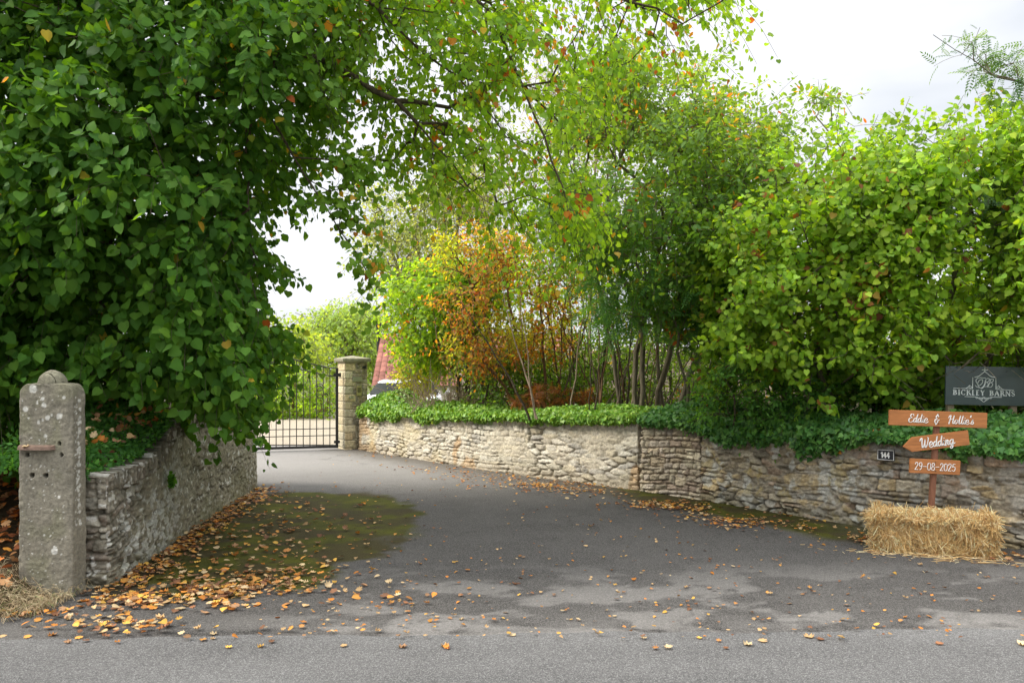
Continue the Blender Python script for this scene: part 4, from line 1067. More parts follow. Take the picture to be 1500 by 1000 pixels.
make_tree('russet_fern', 'small russet red shrub just above the ivy below the copper stems', 'shrub', [(ps([(x, 615), (x, 590)], 11.9), None) for x in (770, 800, 840)], tk, rng, M_TWIG, M_LEAFS, 'pinnate', .13,
          lambda P, rng, t: np.array([.24, .10, .04]) * rng.uniform(.5, 1.5, (len(P), 1)), m=8, twig=.12, rtip=.002, rmax=.01, hang=.2, upb=.5, spread=.02)
# extra bare stems in the thicket
rng = np.random.default_rng(406)
def thicket():
    base = PX(860, 620, 12.5); root = empty('stem_thicket', tuple(base)); tag(root, 'thicket of thin bare upright stems between the copper shrub and the tall green tree', 'thicket')
    for i in range(46):
        bx = rng.uniform(770, 1035); Y = rng.uniform(10.6, 14); lean = rng.normal(0, 45) + (bx - 880) * .25
        P = np.array(ps([(bx, 625), (bx + lean * .3, 555), (bx + lean * .8, 480), (bx + lean * 1.1, rng.uniform(340, 440))], Y))
        Q, _ = resample(P, .18); Q = smooth1(Q, 2); Q[1:] += rng.normal(0, .012, Q[1:].shape); r = np.linspace(rng.uniform(.009, .024), .004, len(Q))
        V, F = tubes(Q[:-1] - base, Q[1:] - base, r[:-1], r[1:], 6)
        mesh_np('stem', V, F, [M_TWIGP, M_BARKG, M_BARK, M_TWIG][i % 4], root, smooth=True)
thicket()
# bright maple-like bush left
rng = np.random.default_rng(505)
poly_m = [(582, 470), (570, 430), (580, 400), (620, 385), (660, 375), (720, 380), (740, 430), (700, 470), (690, 520), (672, 560), (650, 530), (625, 520), (605, 510), (595, 490)]
tmp = vol_targets(rng, poly_m, 900, 14.0, 1.1, 60, .6, 1.2, 41)
make_tree('maple_bush', 'bright yellow-green bushy maple at the left end of the bank by the gate pillar', 'bush', [(ps([(690, 612), (685, 540), (660, 460), (640, 410)], 14), None), (ps([(675, 612), (672, 550), (610, 470)], 14), None), (ps([(705, 612), (708, 540), (715, 440)], 14), None)],
          tmp, rng, M_BARK, M_LEAFB, 'heart', .072, lambda P, rng, t: autumn(mixcol(rng, len(P), (.20, .34, .04), (.12, .24, .03), (.31, .43, .055)), rng, .01 + .2 * sstep(.62, .7, fbm(P * 1.5, 2, 3))), m=15, twig=.4, rtip=.0035, rmax=.07, hang=.5, upb=.5, twigthick=.003)
# yellow shrub and dry twigs just behind the ivy
rng = np.random.default_rng(506)
tz_ = vol_targets(rng, [(585, 560), (585, 520), (598, 500), (640, 500), (650, 560), (620, 578)], 330, 15.2, .6, 30, .6, 1.4, 43)
make_tree('golden_shrub', 'small golden-yellow shrub right behind the ivy next to the gate pillar', 'shrub', [(ps([(600, 600), (598, 540)], 15.2), None), (ps([(620, 600), (630, 540)], 15.2), None)], tz_, rng, M_TWIGP, M_LEAFB, 'oval', .075,
          lambda P, rng, t: mixcol(rng, len(P), (.34, .38, .05), (.22, .30, .05), (.46, .42, .06)), m=9, twig=.3, rtip=.003, rmax=.02, hang=.3, twigthick=.004)
def dry_twigs():
    rng = np.random.default_rng(507); base = PX(650, 600, 13.6); root = empty('dry_shrub', tuple(base)); tag(root, 'leafless pinkish dry shrub of fine twigs above the left stretch of ivy', 'shrub')
    VV, FF, o = [], [], 0
    for i in range(150):
        b = PX(rng.uniform(600, 720), 605, rng.uniform(13.2, 14)); d = norm(np.array([rng.normal(0, .6), rng.normal(0, .4), 1.])); L = rng.uniform(.5, 1.2)
        f = np.linspace(0, 1, 6)[:, None]; Q = b + d * L * f + np.array([rng.normal(0, .2), 0, -.15]) * f ** 2; r = np.linspace(.006, .0025, 6)
        V, F = tubes(Q[:-1] - base, Q[1:] - base, r[:-1], r[1:], 4); VV.append(V); FF.append(F + o); o += len(V)
    mesh_np('twigs', np.concatenate(VV), np.concatenate(FF), M_TWIGP, root)
dry_twigs()
# background hedge behind the stems
rng = np.random.default_rng(606)
tb_ = vol_targets(rng, [(655, 620), (690, 500), (760, 440), (850, 400), (950, 380), (1080, 400), (1180, 420), (1300, 430), (1600, 420), (1650, 640), (1000, 640)], 3000, 15.0, 1.0, 70, .45, .9, 51)
make_tree('mixed_hedge', 'shaded mixed green hedge seen between the bare stems at the back of the bank', 'hedge', [(ps([(x, 600), (x + 5, 540), (x - 8, 480)], 15.0), None) for x in range(680, 1600, 75)], tb_, rng, M_BARK, M_LEAFS, 'oval', .095,
          lambda P, rng, t: autumn(mixcol(rng, len(P), (.16, .26, .035), (.10, .19, .03), (.25, .34, .05)), rng, .02 + .3 * sstep(.62, .7, fbm(P * 1.2, 2, 33))), m=14, twig=.5, rtip=.003, rmax=.05, twigthick=.004)
# pale willow-like tree far behind
rng = np.random.default_rng(707)
tw_ = vol_targets(rng, [(535, 400), (545, 320), (560, 265), (620, 240), (700, 250), (720, 330), (700, 400), (640, 420), (560, 430)], 750, 21.0, 1.7, 60, .8, .8, 61)
make_tree('willow_tree', 'pale silvery-green airy willow in the distance above the gate pillar', 'tree', [(ps([(640, 640), (632, 480), (610, 350), (600, 260)], 21), None), (ps([(660, 640), (660, 480), (670, 330)], 21), None), (ps([(600, 440), (570, 360), (545, 330)], 21), 1)], tw_, rng, M_BARKG, M_LEAFS, 'oval', .105,
          lambda P, rng, t: mixcol(rng, len(P), (.24, .30, .13), (.16, .22, .09), (.34, .38, .18)), m=14, twig=.8, droop=.2, rtip=.005, rmax=.12, hang=.4, spread=.1, twigthick=.005)
# tree seen through the top gap with bare pale wands
rng = np.random.default_rng(708)
tq = vol_targets(rng, [(700, 330), (690, 220), (730, 130), (800, 90), (900, 90), (960, 200), (900, 330), (800, 380)], 700, 19.0, 1.6, 80, .9, .8, 63)
make_tree('birch_tree', 'tall thin-leaved birch with bare pale wands behind the drooping lime boughs', 'tree', [(ps([(800, 640), (805, 450), (815, 250), (825, 100)], 19), None), (ps([(860, 640), (865, 400), (875, 200), (882, 75)], 19), None), (ps([(770, 640), (760, 420), (740, 200)], 19), None)], tq, rng, M_TWIGP, M_LEAFS, 'oval', .085,
          lambda P, rng, t: mixcol(rng, len(P), (.20, .27, .06), (.13, .2, .05), (.30, .36, .09)), m=9, twig=.8, up_twig=.8, droop=.1, rtip=.004, rmax=.07, hang=.4, spread=.08, twigthick=.005)
# hedge and far trees beyond the gate
rng = np.random.default_rng(809)
tg = vol_targets(rng, [(150, 618), (150, 560), (380, 540), (440, 535), (505, 545), (545, 575), (550, 618)], 900, 23.5, 1.1, 50, .4, .8, 71)
make_tree('garden_hedge', 'green garden hedge beyond the iron gate at the far side of the gravel', 'hedge', [(ps([(x, 618), (x, 570)], 23.5), None) for x in range(180, 540, 50)], tg, rng, M_TWIG, M_LEAFS, 'oval', .13,
          lambda P, rng, t: mixcol(rng, len(P), (.18, .30, .03), (.10, .21, .03), (.28, .40, .04)), m=16, twig=.5, rtip=.005, rmax=.05, twigthick=.005)
rng = np.random.default_rng(810)
for nm, lb, poly, Y, n, c0 in (('ash_tree', 'rounded pale green tree in the distance over the gate pillar', [(470, 545), (455, 505), (470, 478), (500, 460), (530, 458), (552, 480), (560, 520), (560, 550)], 44, 620, (.23, .33, .09)),
                       ('oak_tree', 'distant yellow-green tree seen over the gate beside the lime leaves', [(300, 545), (320, 500), (380, 480), (440, 490), (478, 505), (490, 545)], 38, 620, (.26, .35, .07))):
    t_ = vol_targets(rng, poly, n, Y, 3.0, 30, .5, .4, 73)
    mx = np.mean(np.array(poly)[:, 0])
    make_tree(nm, lb, 'tree', [(ps([(mx, 610), (mx, 540), (mx + 8, 500)], Y), None)], t_, rng, M_BARKG, M_LEAFS, 'oval', .24,
              lambda P, rng, t, c0=c0: mixcol(rng, len(P), c0, np.array(c0) * .65, np.array(c0) * 1.35), m=14, twig=1.2, rtip=.012, rmax=.25, spread=.25, step=.6, twigthick=.01)
# rowan at the right edge
rng = np.random.default_rng(911)
tr = np.concatenate([vol_targets(rng, [(1395, 60), (1440, 75), (1560, 70), (1600, 140), (1500, 150), (1470, 125), (1400, 80)], 46, 7.9, .35, 40, .3, 2, 81),
                     vol_targets(rng, [(1360, 310), (1400, 285), (1480, 275), (1560, 280), (1600, 430), (1500, 415), (1465, 375), (1430, 330)], 130, 7.9, .4, 50, .5, 2, 82),
                     vol_targets(rng, [(1560, 60), (1800, 0), (1850, 400), (1600, 450)], 160, 7.8, .8, 90, .5, 2, 83)])
rw = [(ps([(1640, 670), (1630, 500), (1610, 300), (1620, 120), (1600, 0)], 7.9), None), (ps([(1620, 180), (1540, 140), (1460, 112), (1420, 85), (1368, 52)], 7.8), 1), (ps([(1610, 330), (1540, 310), (1460, 315), (1400, 320)], 7.9), 1)]
make_tree('rowan_tree', 'rowan with dark feathery leaves reaching in from the right edge above the lilac', 'tree', rw, tr, rng, M_BARKG, M_LEAFS, 'pinnate', .17,
          lambda P, rng, t: mixcol(rng, len(P), (.065, .135, .055), (.045, .10, .045), (.12, .19, .07), .1), m=6, twig=.28, rtip=.003, rmax=.035, hang=.3, upb=.7, spread=.02, twigthick=.0025)

# ------------------------------------------------------------------ ivy
def ivy(name, label, path, hf, top, hang, depth, n, size, seed, colfn, x0=None):
    rng = np.random.default_rng(seed)
    P, s = resample(path, .05); P = smooth1(P, 2); T = norm(np.gradient(P, axis=0)); Nf = np.stack([T[:, 1], -T[:, 0]], 1)
    u = rng.uniform(0, 1, n); i = (u * (len(P) - 1)).astype(int); h = hf(P[i, 0]); ss = s[i]
    lump = fbm(np.stack([ss * 1.7, 0 * ss, 0 * ss + seed], 1), 3, seed)
    lump2 = fbm(np.stack([ss * 4, 0 * ss, 0 * ss + seed], 1), 2, seed + 3)
    th = top(ss) * (.25 + 1.4 * lump); hg = hang(ss) * (.0 + 1.6 * sstep(.3, .75, lump2)) + .03 * (lump2 - .5)
    # profile: parameter a from the hanging front edge (0) over the crest (1) to behind (2)
    a = rng.uniform(0, 1, n) ** .9 * 1.9
    front = a < .55
    f = a / .55
    off = np.where(front, .045 + .05 * np.sin(np.clip(f, 0, 1) * 2.2), .08 - (a - .55) / 1.35 * depth)
    g = np.clip((a - .55) / 1.35, 0, 1)
    z = np.where(front, h - hg * (1 - f) + .03 * f, h + .03 + th * np.sin(np.clip(g * 1.5 + .12, 0, 1.57)) )
    jit = rng.uniform(-.09, .0, n)
    nz = np.where(front, .25, .3 + .6 * g); nx = np.where(front, 1., 1 - .8 * g)
    pos = np.stack([P[i, 0] + Nf[i, 0] * (off + jit * nx), P[i, 1] + Nf[i, 1] * (off + jit * nx), z + jit * nz + rng.normal(0, .015, n)], 1)
    nr = np.stack([Nf[i, 0] * nx, Nf[i, 1] * nx, nz], 1) + rng.normal(0, .35, (n, 3))
    tip = np.stack([Nf[i, 0] * .3, Nf[i, 1] * .3, np.full(n, -.7)], 1) + rng.normal(0, .45, (n, 3))
    base = np.array([P[0, 0], P[0, 1], 0.0])
    o = place_leaves(name, pos - base, tip, nr, size * rng.uniform(.55, 1.2, n), colfn(pos, rng, n), 'ivy', M_IVY, None, rng, .15, .3)
    o.location = tuple(base)
    tag(o, label, 'ivy')
    return o
ivy('ivy', 'bright light green ivy hanging over the top of the long pale wall', WALL_R[:4] + np.array([(.05, -.05), (0, 0), (0, 0), (0.0, 0.0)]), wall_top_r, lambda s: np.interp(s, [0, .6, 2, 4.5, 6.6], [.28, .30, .15, .10, .11]), lambda s: np.interp(s, [0, .6, 2, 4.5, 6.6], [.05, .08, .07, .03, .01]), .75, 24000, .060, 21,
    lambda P, r, n: mixcol(r, n, (.17, .33, .04), (.08, .19, .03), (.33, .46, .09), .2))
ivy('ivy', 'deep glossy green ivy spilling over the brown coursed section and the dark wall', np.concatenate([[WALL_R[3] + (0.02, -.02)], WALL_R[4:]]), wall_top_r, lambda s: np.interp(s, [0, 1, 2, 3, 6], [.24, .26, .30, .30, .3]), lambda s: np.interp(s, [0, .5, 1, 1.3, 2.2, 2.75, 2.95, 3.3, 3.7, 7], [.02, .01, .05, .13, .15, .08, -.03, -.03, .10, .09]), .8, 20000, .064, 22,
    lambda P, r, n: autumn(mixcol(r, n, (.060, .17, .032), (.03, .10, .025), (.14, .27, .06), .18), r, .004))
# creeper on the near left wall: low shrubby growth with caught leaves
def left_creeper():
    rng = np.random.default_rng(31)
    n = 5200
    Y = rng.uniform(5.62, 7.15, n); f = (Y - 5.62) / 1.53
    hx = np.interp(Y, [5.6, 6.5, 7.0, 7.2], [.80, .86, 1.06, 1.1])
    back = rng.uniform(0.02, .75, n)
    X = -3.02 - back
    dome = np.interp(Y, [5.6, 5.75, 6.1, 6.6, 7.15], [.03, .18, .42, .44, .18]) * np.sin(np.clip(back / .55, 0, 1) * 1.5) * (.75 + .5 * n2(X, Y, 4, 8))
    Z = hx + dome * rng.uniform(.55, 1, n) + .0
    pos = np.stack([X, Y, Z], 1); nr = np.stack([np.full(n, .7), np.full(n, -.5), np.full(n, .7)], 1) + rng.normal(0, .5, (n, 3))
    tip = np.stack([np.full(n, .4), np.full(n, -.2), np.full(n, .1)], 1) + rng.normal(0, .7, (n, 3))
    o = place_leaves('creeper', pos - np.array([-3.3, 6.4, .8]), tip, nr, .045 * rng.uniform(.6, 1.3, n), mixcol(rng, n, (.085, .23, .055), (.045, .15, .035), (.14, .33, .08), .15), 'oval', M_LEAFS, None, rng, .1)
    o.location = (-3.3, 6.4, .8); tag(o, 'dark green narrow-leaved creeper on top of the near left wall beside the gatepost', 'creeper')
    # small weed rooted in the wall face
    m = 120; p0 = np.array([-2.955, 6.78, .60]); pos = p0 + rng.normal(0, .012, (m, 3)) * np.array([.3, 1.6, 1.8])
    tip = np.stack([rng.uniform(.1, .8, m), rng.normal(0, .5, m), rng.normal(.3, .6, m)], 1)
    o = place_leaves('weed', pos - p0, tip, rng.normal(0, 1, (m, 3)), .06 * rng.uniform(.5, 1.2, m), mixcol(rng, m, (.08, .22, .03), (.05, .15, .02), (.14, .3, .05)), 'oval', M_LEAFS, None, rng, .2)
    o.location = tuple(p0); tag(o, 'small bright green weed growing out of the left wall face', 'weed')
left_creeper()

# ------------------------------------------------------------------ fallen leaves
LITTER = np.array([(.52, .20, .04), (.52, .25, .06), (.50, .33, .16), (.24, .11, .055), (.56, .42, .24), (.42, .19, .06), (.58, .34, .07), (.30, .17, .09), (.42, .27, .13), (.18, .09, .05)])
def litter(name, label, X, Y, Zb, rng, smin, smax, pile=0.0, pal=LITTER, tilt=.24):
    n = len(X)
    pos = np.stack([X, Y, Zb + rng.uniform(0.004, .012, n) + pile * rng.random(n)], 1)
    a = rng.uniform(0, 2 * math.pi, n); tip = np.stack([np.cos(a), np.sin(a), rng.normal(0, tilt * .6, n)], 1)
    nr = np.stack([rng.normal(0, tilt, n), rng.normal(0, tilt, n), np.ones(n)], 1)
    sz = (smin + (smax - smin) * rng.beta(1.6, 2.8, n)) * .80
    pos = pos - norm(tip) * (sz * .4)[:, None] * np.array([1, 1, 0])
    col = pal[rng.integers(0, len(pal), n)] * rng.uniform(.65, 1.25, (n, 1))
    c0 = np.array([X.mean(), Y.mean(), 0.0])
    h = rng.random(n) < .45
    if n > 30 and h.any():          # lime leaves among the sycamore leaves
        o2 = place_leaves(name, (pos - c0)[h], tip[h], nr[h], sz[h] * .85, col[h], 'heart', M_DRY, None, rng, .25, .3)
        o2.location = tuple(c0); tag(o2, label + ', smaller heart-shaped ones', 'leaves', kind='stuff')
        pos, tip, nr, sz, col = pos[~h], tip[~h], nr[~h], sz[~h], col[~h]
    o = place_leaves(name, pos - c0, tip, nr, sz, col, 'sycamore', M_DRY, None, rng, 0.0, .3)
    o.location = tuple(c0); tag(o, label, 'leaves', kind='stuff'); return o

def all_litter():
    rng = np.random.default_rng(77)
    def gpx(px, py): Y = CAMH * FPX / (py - HOR); return (px - 750) / FPX * Y, Y
    # along the foot of the left wall
    n = 800; t = rng.uniform(0, 1, n) ** 1.1
    Q, s = resample(WALL_L, .05); i = (t * (len(Q) - 1)).astype(int); off = np.abs(rng.normal(0, .13, n)) * (1 + .8 * (rng.random(n) < .25)) + .02
    litter('fallen_leaves', 'orange leaves drifted along the foot of the left wall', Q[i, 0] + .02 + off, Q[i, 1] - .05 + rng.normal(0, .1, n), .018, rng, .03, .085, pile=.035)
    # clusters on the near left apron
    XX, YY = [], []
    for px, py, sx, sy, m in [(335, 870, 45, 9, 190), (390, 855, 60, 9, 90), (190, 882, 35, 7, 110), (240, 880, 40, 7, 60), (300, 893, 60, 5, 40), (60, 905, 30, 8, 30), (190, 925, 70, 6, 60), (170, 915, 40, 8, 40), (420, 840, 70, 16, 70), (330, 820, 70, 18, 70), (480, 875, 90, 10, 26),
                              (300, 790, 60, 20, 70), (370, 770, 70, 16, 60), (430, 790, 70, 20, 60), (400, 740, 60, 10, 40), (260, 850, 40, 14, 60), (480, 760, 50, 14, 25)]:
        m = int(m * 1.0); x, y = gpx(rng.normal(px, sx, m), np.clip(rng.normal(py, sy, m), 700, 950)); XX.append(x); YY.append(y)
    X, Y = np.concatenate(XX), np.concatenate(YY)
    dmin = np.interp(Y, WALL_L[:, 1], WALL_L[:, 0]) + .05; X = np.where((Y > 5.6) & (X < dmin), dmin + rng.uniform(0, .3, len(X)), X)
    litter('fallen_leaves', 'orange and tan sycamore leaves strewn over the mossy apron on the left', X, Y, .018, rng, .035, .10, pile=.02)
    # scattered over the whole drive
    n = 2700; px = rng.uniform(380, 1500, n); py = 670 + 270 * rng.random(n) ** .85
    x, y = gpx(px, py); w = rng.random(n) < np.interp(px, [380, 700, 1100, 1500], [.6, .42, .35, .28]) 
    inside = (x < np.interp(-y, -WALL_R[:, 1], WALL_R[:, 0]) - .15) & (x > -3.0)
    m = w & inside
    litter('fallen_leaves', 'single tan leaves scattered over the open driveway', x[m], y[m], .018, rng, .018, .060, pal=LITTER * .85)
    n = 30; px = rng.uniform(0, 1500, n); py = rng.uniform(930, 955, n); x, y = gpx(px, py)
    litter('fallen_leaves', 'a few flattened brown leaves on the edge of the road', x, y, .004, rng, .04, .09, tilt=.08)
    # drift along the right wall
    XX, YY = [], []
    for px, py, sx, sy, m in [(800, 714, 50, 4, 260), (860, 722, 35, 4, 130), (965, 742, 32, 3, 200), (1000, 748, 25, 3, 90), (730, 704, 50, 3, 90), (1030, 757, 20, 4, 40), (1065, 768, 25, 4, 100), (1095, 772, 20, 4, 40), (655, 692, 40, 3, 50), (620, 686, 30, 3, 30), (700, 698, 40, 3, 40), (560, 668, 25, 3, 20), (1160, 772, 20, 4, 25), (1265, 792, 14, 4, 50), (1190, 778, 40, 5, 20), (1120, 760, 60, 5, 25), (1478, 820, 14, 3, 24)]:
        x, y = gpx(rng.normal(px, sx, m), rng.normal(py, sy, m)); XX.append(x); YY.append(y)
    X, Y = np.concatenate(XX), np.concatenate(YY); lim = np.interp(-Y, -WALL_R[:, 1], WALL_R[:, 0]) - .14
    X = np.minimum(X, lim)
    litter('fallen_leaves', 'orange leaves drifted along the foot of the right wall', X, Y, .018, rng, .03, .08, pile=.02)
    # deep litter on the bank left of the gatepost
    n = 2600; X = rng.uniform(-6.6, -3.35, n); Y = rng.uniform(5.2, 9.2, n)
    Z = 0.02 + 0.16 * sstep(4.75, 5.6, Y) * sstep(-3.15, -3.5, X) + 0.45 * sstep(5.6, 8, Y) * sstep(-3.3, -3.9, X) + .03
    litter('fallen_leaves', 'deep bed of russet leaves behind the old gatepost', X, Y, Z, rng, .06, .13, pile=.05, pal=LITTER * np.array([1.15, .85, .7]), tilt=.6)
    # caught on the creeper
    n = 90; Y = rng.uniform(5.75, 7.0, n); X = -3.02 - rng.uniform(0, .35, n); Z = np.interp(Y, [5.6, 6.1, 7], [.83, .95, 1.15]) + (-3.02 - X) * .75 + .03
    litter('fallen_leaves', 'curled orange leaves caught in the creeper on the left wall', X, Y, Z, rng, .05, .10, tilt=.9)
    n = 22; Y = rng.uniform(5.64, 6.2, n); X = -3.06 - rng.uniform(0, .2, n)
    litter('fallen_leaves', 'orange leaves lying on the low end of the left wall next to the gatepost', X, Y, .83, rng, .06, .10, tilt=.5, pile=.02)
    # one on the iron ledge
    litter('fallen_leaf', 'orange leaf resting on the rusty ledge of the gatepost', np.array([-3.33]), np.array([5.375]), 1.045, np.random.default_rng(3), .06, .07, tilt=.5)
    bpy.data.objects['fallen_leaf']['kind'] = 'thing'; bpy.data.objects['fallen_leaf']['category'] = 'leaf'
all_litter()

# dry grass at the foot of the gatepost
def grass():
    rng = np.random.default_rng(88)
    n = 2600; X = rng.uniform(-4.6, -2.98, n); Y = rng.normal(5.17, .14, n) + .12 * sstep(-3.1, -2.9, X)
    Zb = 0.02 + 0.16 * sstep(4.75, 5.6, Y) * sstep(-3.15, -3.5, X)
    L = rng.uniform(.05, .15, n); a = rng.uniform(0, 6.28, n); b = np.stack([X, Y, Zb], 1)
    d = np.stack([np.cos(a) * .7, np.sin(a) * .7 - .3, rng.uniform(.2, 1, n)], 1); m = b + d * (L * .5)[:, None] + np.array([0, 0, .02]); e = m + (d + np.array([0, 0, -.9])) * (L * .5)[:, None]
    P0 = np.concatenate([b, m]); P1 = np.concatenate([m, e]); V, F = tubes(P0, P1, np.full(2 * n, .0017), np.full(2 * n, .0011), 3)
    c = np.array([(.42, .33, .19), (.34, .25, .14), (.48, .40, .25), (.16, .20, .06)])[rng.choice(4, n, p=[.4, .3, .2, .1])]; C = np.repeat(np.concatenate([c, c]), 6, 0)
    tag(mesh_np('dry_grass', V, F, M_STRAW, col=C), 'tuft of straw-coloured dry grass round the foot of the gatepost', 'grass', kind='stuff')
grass()

# ------------------------------------------------------------------ straw bale
def straw_bale():
    rot = R(-20); root = empty('straw_bale', (3.61, 6.77, 0.012), rot); tag(root, 'golden straw bale on the drive against the dark wall, carrying the wedding sign', 'straw bale')
    rng = np.random.default_rng(55); Lx, Ly, Lz = .95, .43, .335
    def surf(u, v, face, amp=1):
        hx, hy = Lx / 2 - .03, Ly / 2 - .03
        P = {0: (u * hx, -hy + 0 * u, v), 1: (u * hx, hy + 0 * u, v), 2: (-hx + 0 * u, u * hy, v), 3: (hx + 0 * u, u * hy, v)}[face]
        return np.stack(P, -1)
    # core: rounded, lumpy box
    bm = bmesh.new(); bm_box(bm, (0, 0, Lz / 2), (Lx - .09, Ly - .09, Lz - .06), bev=.06); bmesh.ops.triangulate(bm, faces=bm.faces)
    for _ in range(4): bmesh.ops.subdivide_edges(bm, edges=[e for e in bm.edges if e.calc_length() > .03], cuts=1)
    bmesh.ops.triangulate(bm, faces=bm.faces)
    co = np.array([v.co[:] for v in bm.verts]); dn = (fbm(co * 14, 3, 5) - .5) * .035
    bm.normal_update()
    for v, q in zip(bm.verts, dn): v.co += v.normal * float(q)
    mesh_bm('core', bm, mat_surface('bale core', (.22, .13, .05), .9, .1, .5, 45, .9, 60, .03, vein=(1, 1, .5)), root)
    n = 15000
    fc = rng.choice(5, n, p=[.38, .04, .11, .15, .32]); u = rng.uniform(-1, 1, n); v = rng.uniform(0, 1, n)
    hx, hy = Lx / 2 - .012, Ly / 2 - .012
    X = np.select([fc == 0, fc == 1, fc == 2, fc == 3], [u * hx, u * hx, -hx + 0 * u, hx + 0 * u], u * hx)
    Y = np.select([fc == 0, fc == 1, fc == 2, fc == 3], [-hy + 0 * u, hy + 0 * u, u * hy, u * hy], (v * 2 - 1) * hy)
    Z = np.where(fc == 4, Lz - .01, v * (Lz - .02) + .005)
    N = np.select([(fc == k)[:, None] for k in range(4)], [np.array([[0, -1., 0]]), np.array([[0, 1., 0]]), np.array([[-1., 0, 0]]), np.array([[1., 0, 0]])], np.array([[0, 0, 1.]]))
    pos = np.stack([X, Y, Z], 1)
    lump = (fbm(pos * 9, 2, 66) - .55) * .10; pos += N * (lump - rng.random(n) ** 2 * .022)[:, None]
    # soften the box corners
    ex = sstep(.75, 1, np.abs(X) / hx); ez = sstep(.72, 1, Z / Lz); ey = sstep(.6, 1, np.abs(Y) / hy)
    pos[:, 2] -= .035 * np.where(fc == 4, np.maximum(ex, ey), 0); pos[:, 1] += np.where(fc == 0, .03 * np.maximum(ex, ez), 0); pos[:, 0] -= np.sign(X) * .03 * np.where((fc == 2) | (fc == 3), np.maximum(ey, ez), 0)
    d = rng.normal(0, 1, (n, 3)); side = (fc < 4)
    d[:, 2] = np.where(side, d[:, 2] * 1.8, d[:, 2] * .5); d -= N * np.sum(d * N, 1, keepdims=True); d = norm(d) + N * rng.uniform(-.1, .75, (n, 1)) ** 2 * 1.6
    d = norm(d); L = rng.uniform(.04, .15, n) + .10 * (rng.random(n) < .12); bend = norm(rng.normal(0, 1, (n, 3))) * .25 + np.array([0, 0, -.35])
    A = pos - d * (L * .5)[:, None] + N * .002; B = pos + N * (.006 + .01 * rng.random((n, 1))); C_ = pos + d * (L * .5)[:, None] + bend * (L * .3)[:, None]
    A[:, 2] = np.maximum(A[:, 2], .004); C_[:, 2] = np.maximum(C_[:, 2], .004)
    V, F = tubes(np.concatenate([A, B]), np.concatenate([B, C_]), np.full(2 * n, .0029), np.full(2 * n, .0025), 3)
    pal = np.array([(.68, .45, .18), (.78, .58, .28), (.56, .34, .13), (.84, .70, .42), (.42, .23, .09)]); c = pal[rng.choice(5, n, p=[.3, .28, .18, .16, .08])] * rng.uniform(.85, 1.2, (n, 1))
    mesh_np('loose_straw', V, F, M_STRAW, root, col=np.clip(np.repeat(np.concatenate([c, c]), 6, 0), 0, .85))
    # strands dropped on the asphalt
    m = 230; X = rng.normal(0, .36, m); Y = -Ly / 2 - np.abs(rng.normal(0, .09, m)); a = rng.uniform(0, 3.14, m); L = rng.uniform(.03, .16, m)
    cr, sr = math.cos(rot), math.sin(rot); W = np.stack([3.61 + X * cr - Y * sr, 6.77 + X * sr + Y * cr, rng.uniform(.014, .024, m)], 1); D = np.stack([np.cos(a), np.sin(a) * .6, rng.normal(0, .04, m)], 1) * (L * .5)[:, None]
    V, F = tubes(W - D, W + D, np.full(m, .002), np.full(m, .0018), 3)
    tag(mesh_np('loose_straw', V, F, M_STRAW, col=np.repeat(pal[rng.choice(5, m)], 6, 0)), 'stray straw stalks dropped on the asphalt in front of the bale', 'straw', kind='stuff')
straw_bale()

# ------------------------------------------------------------------ lettering from pen strokes
def catmull(pts, n=8):
    P = [np.array(p, float) for p in pts]
    if len(P) == 2: return np.array(P)
    Q = [2 * P[0] - P[1]] + P + [2 * P[-1] - P[-2]]; out = []
    for i in range(1, len(Q) - 2):
        for t in np.linspace(0, 1, n, endpoint=False):
            out.append(.5 * (2 * Q[i] + (Q[i + 1] - Q[i - 1]) * t + (2 * Q[i - 1] - 5 * Q[i] + 4 * Q[i + 1] - Q[i + 2]) * t * t + (3 * Q[i] - Q[i - 1] - 3 * Q[i + 1] + Q[i + 2]) * t ** 3))
    out.append(P[-1]); return np.array(out)

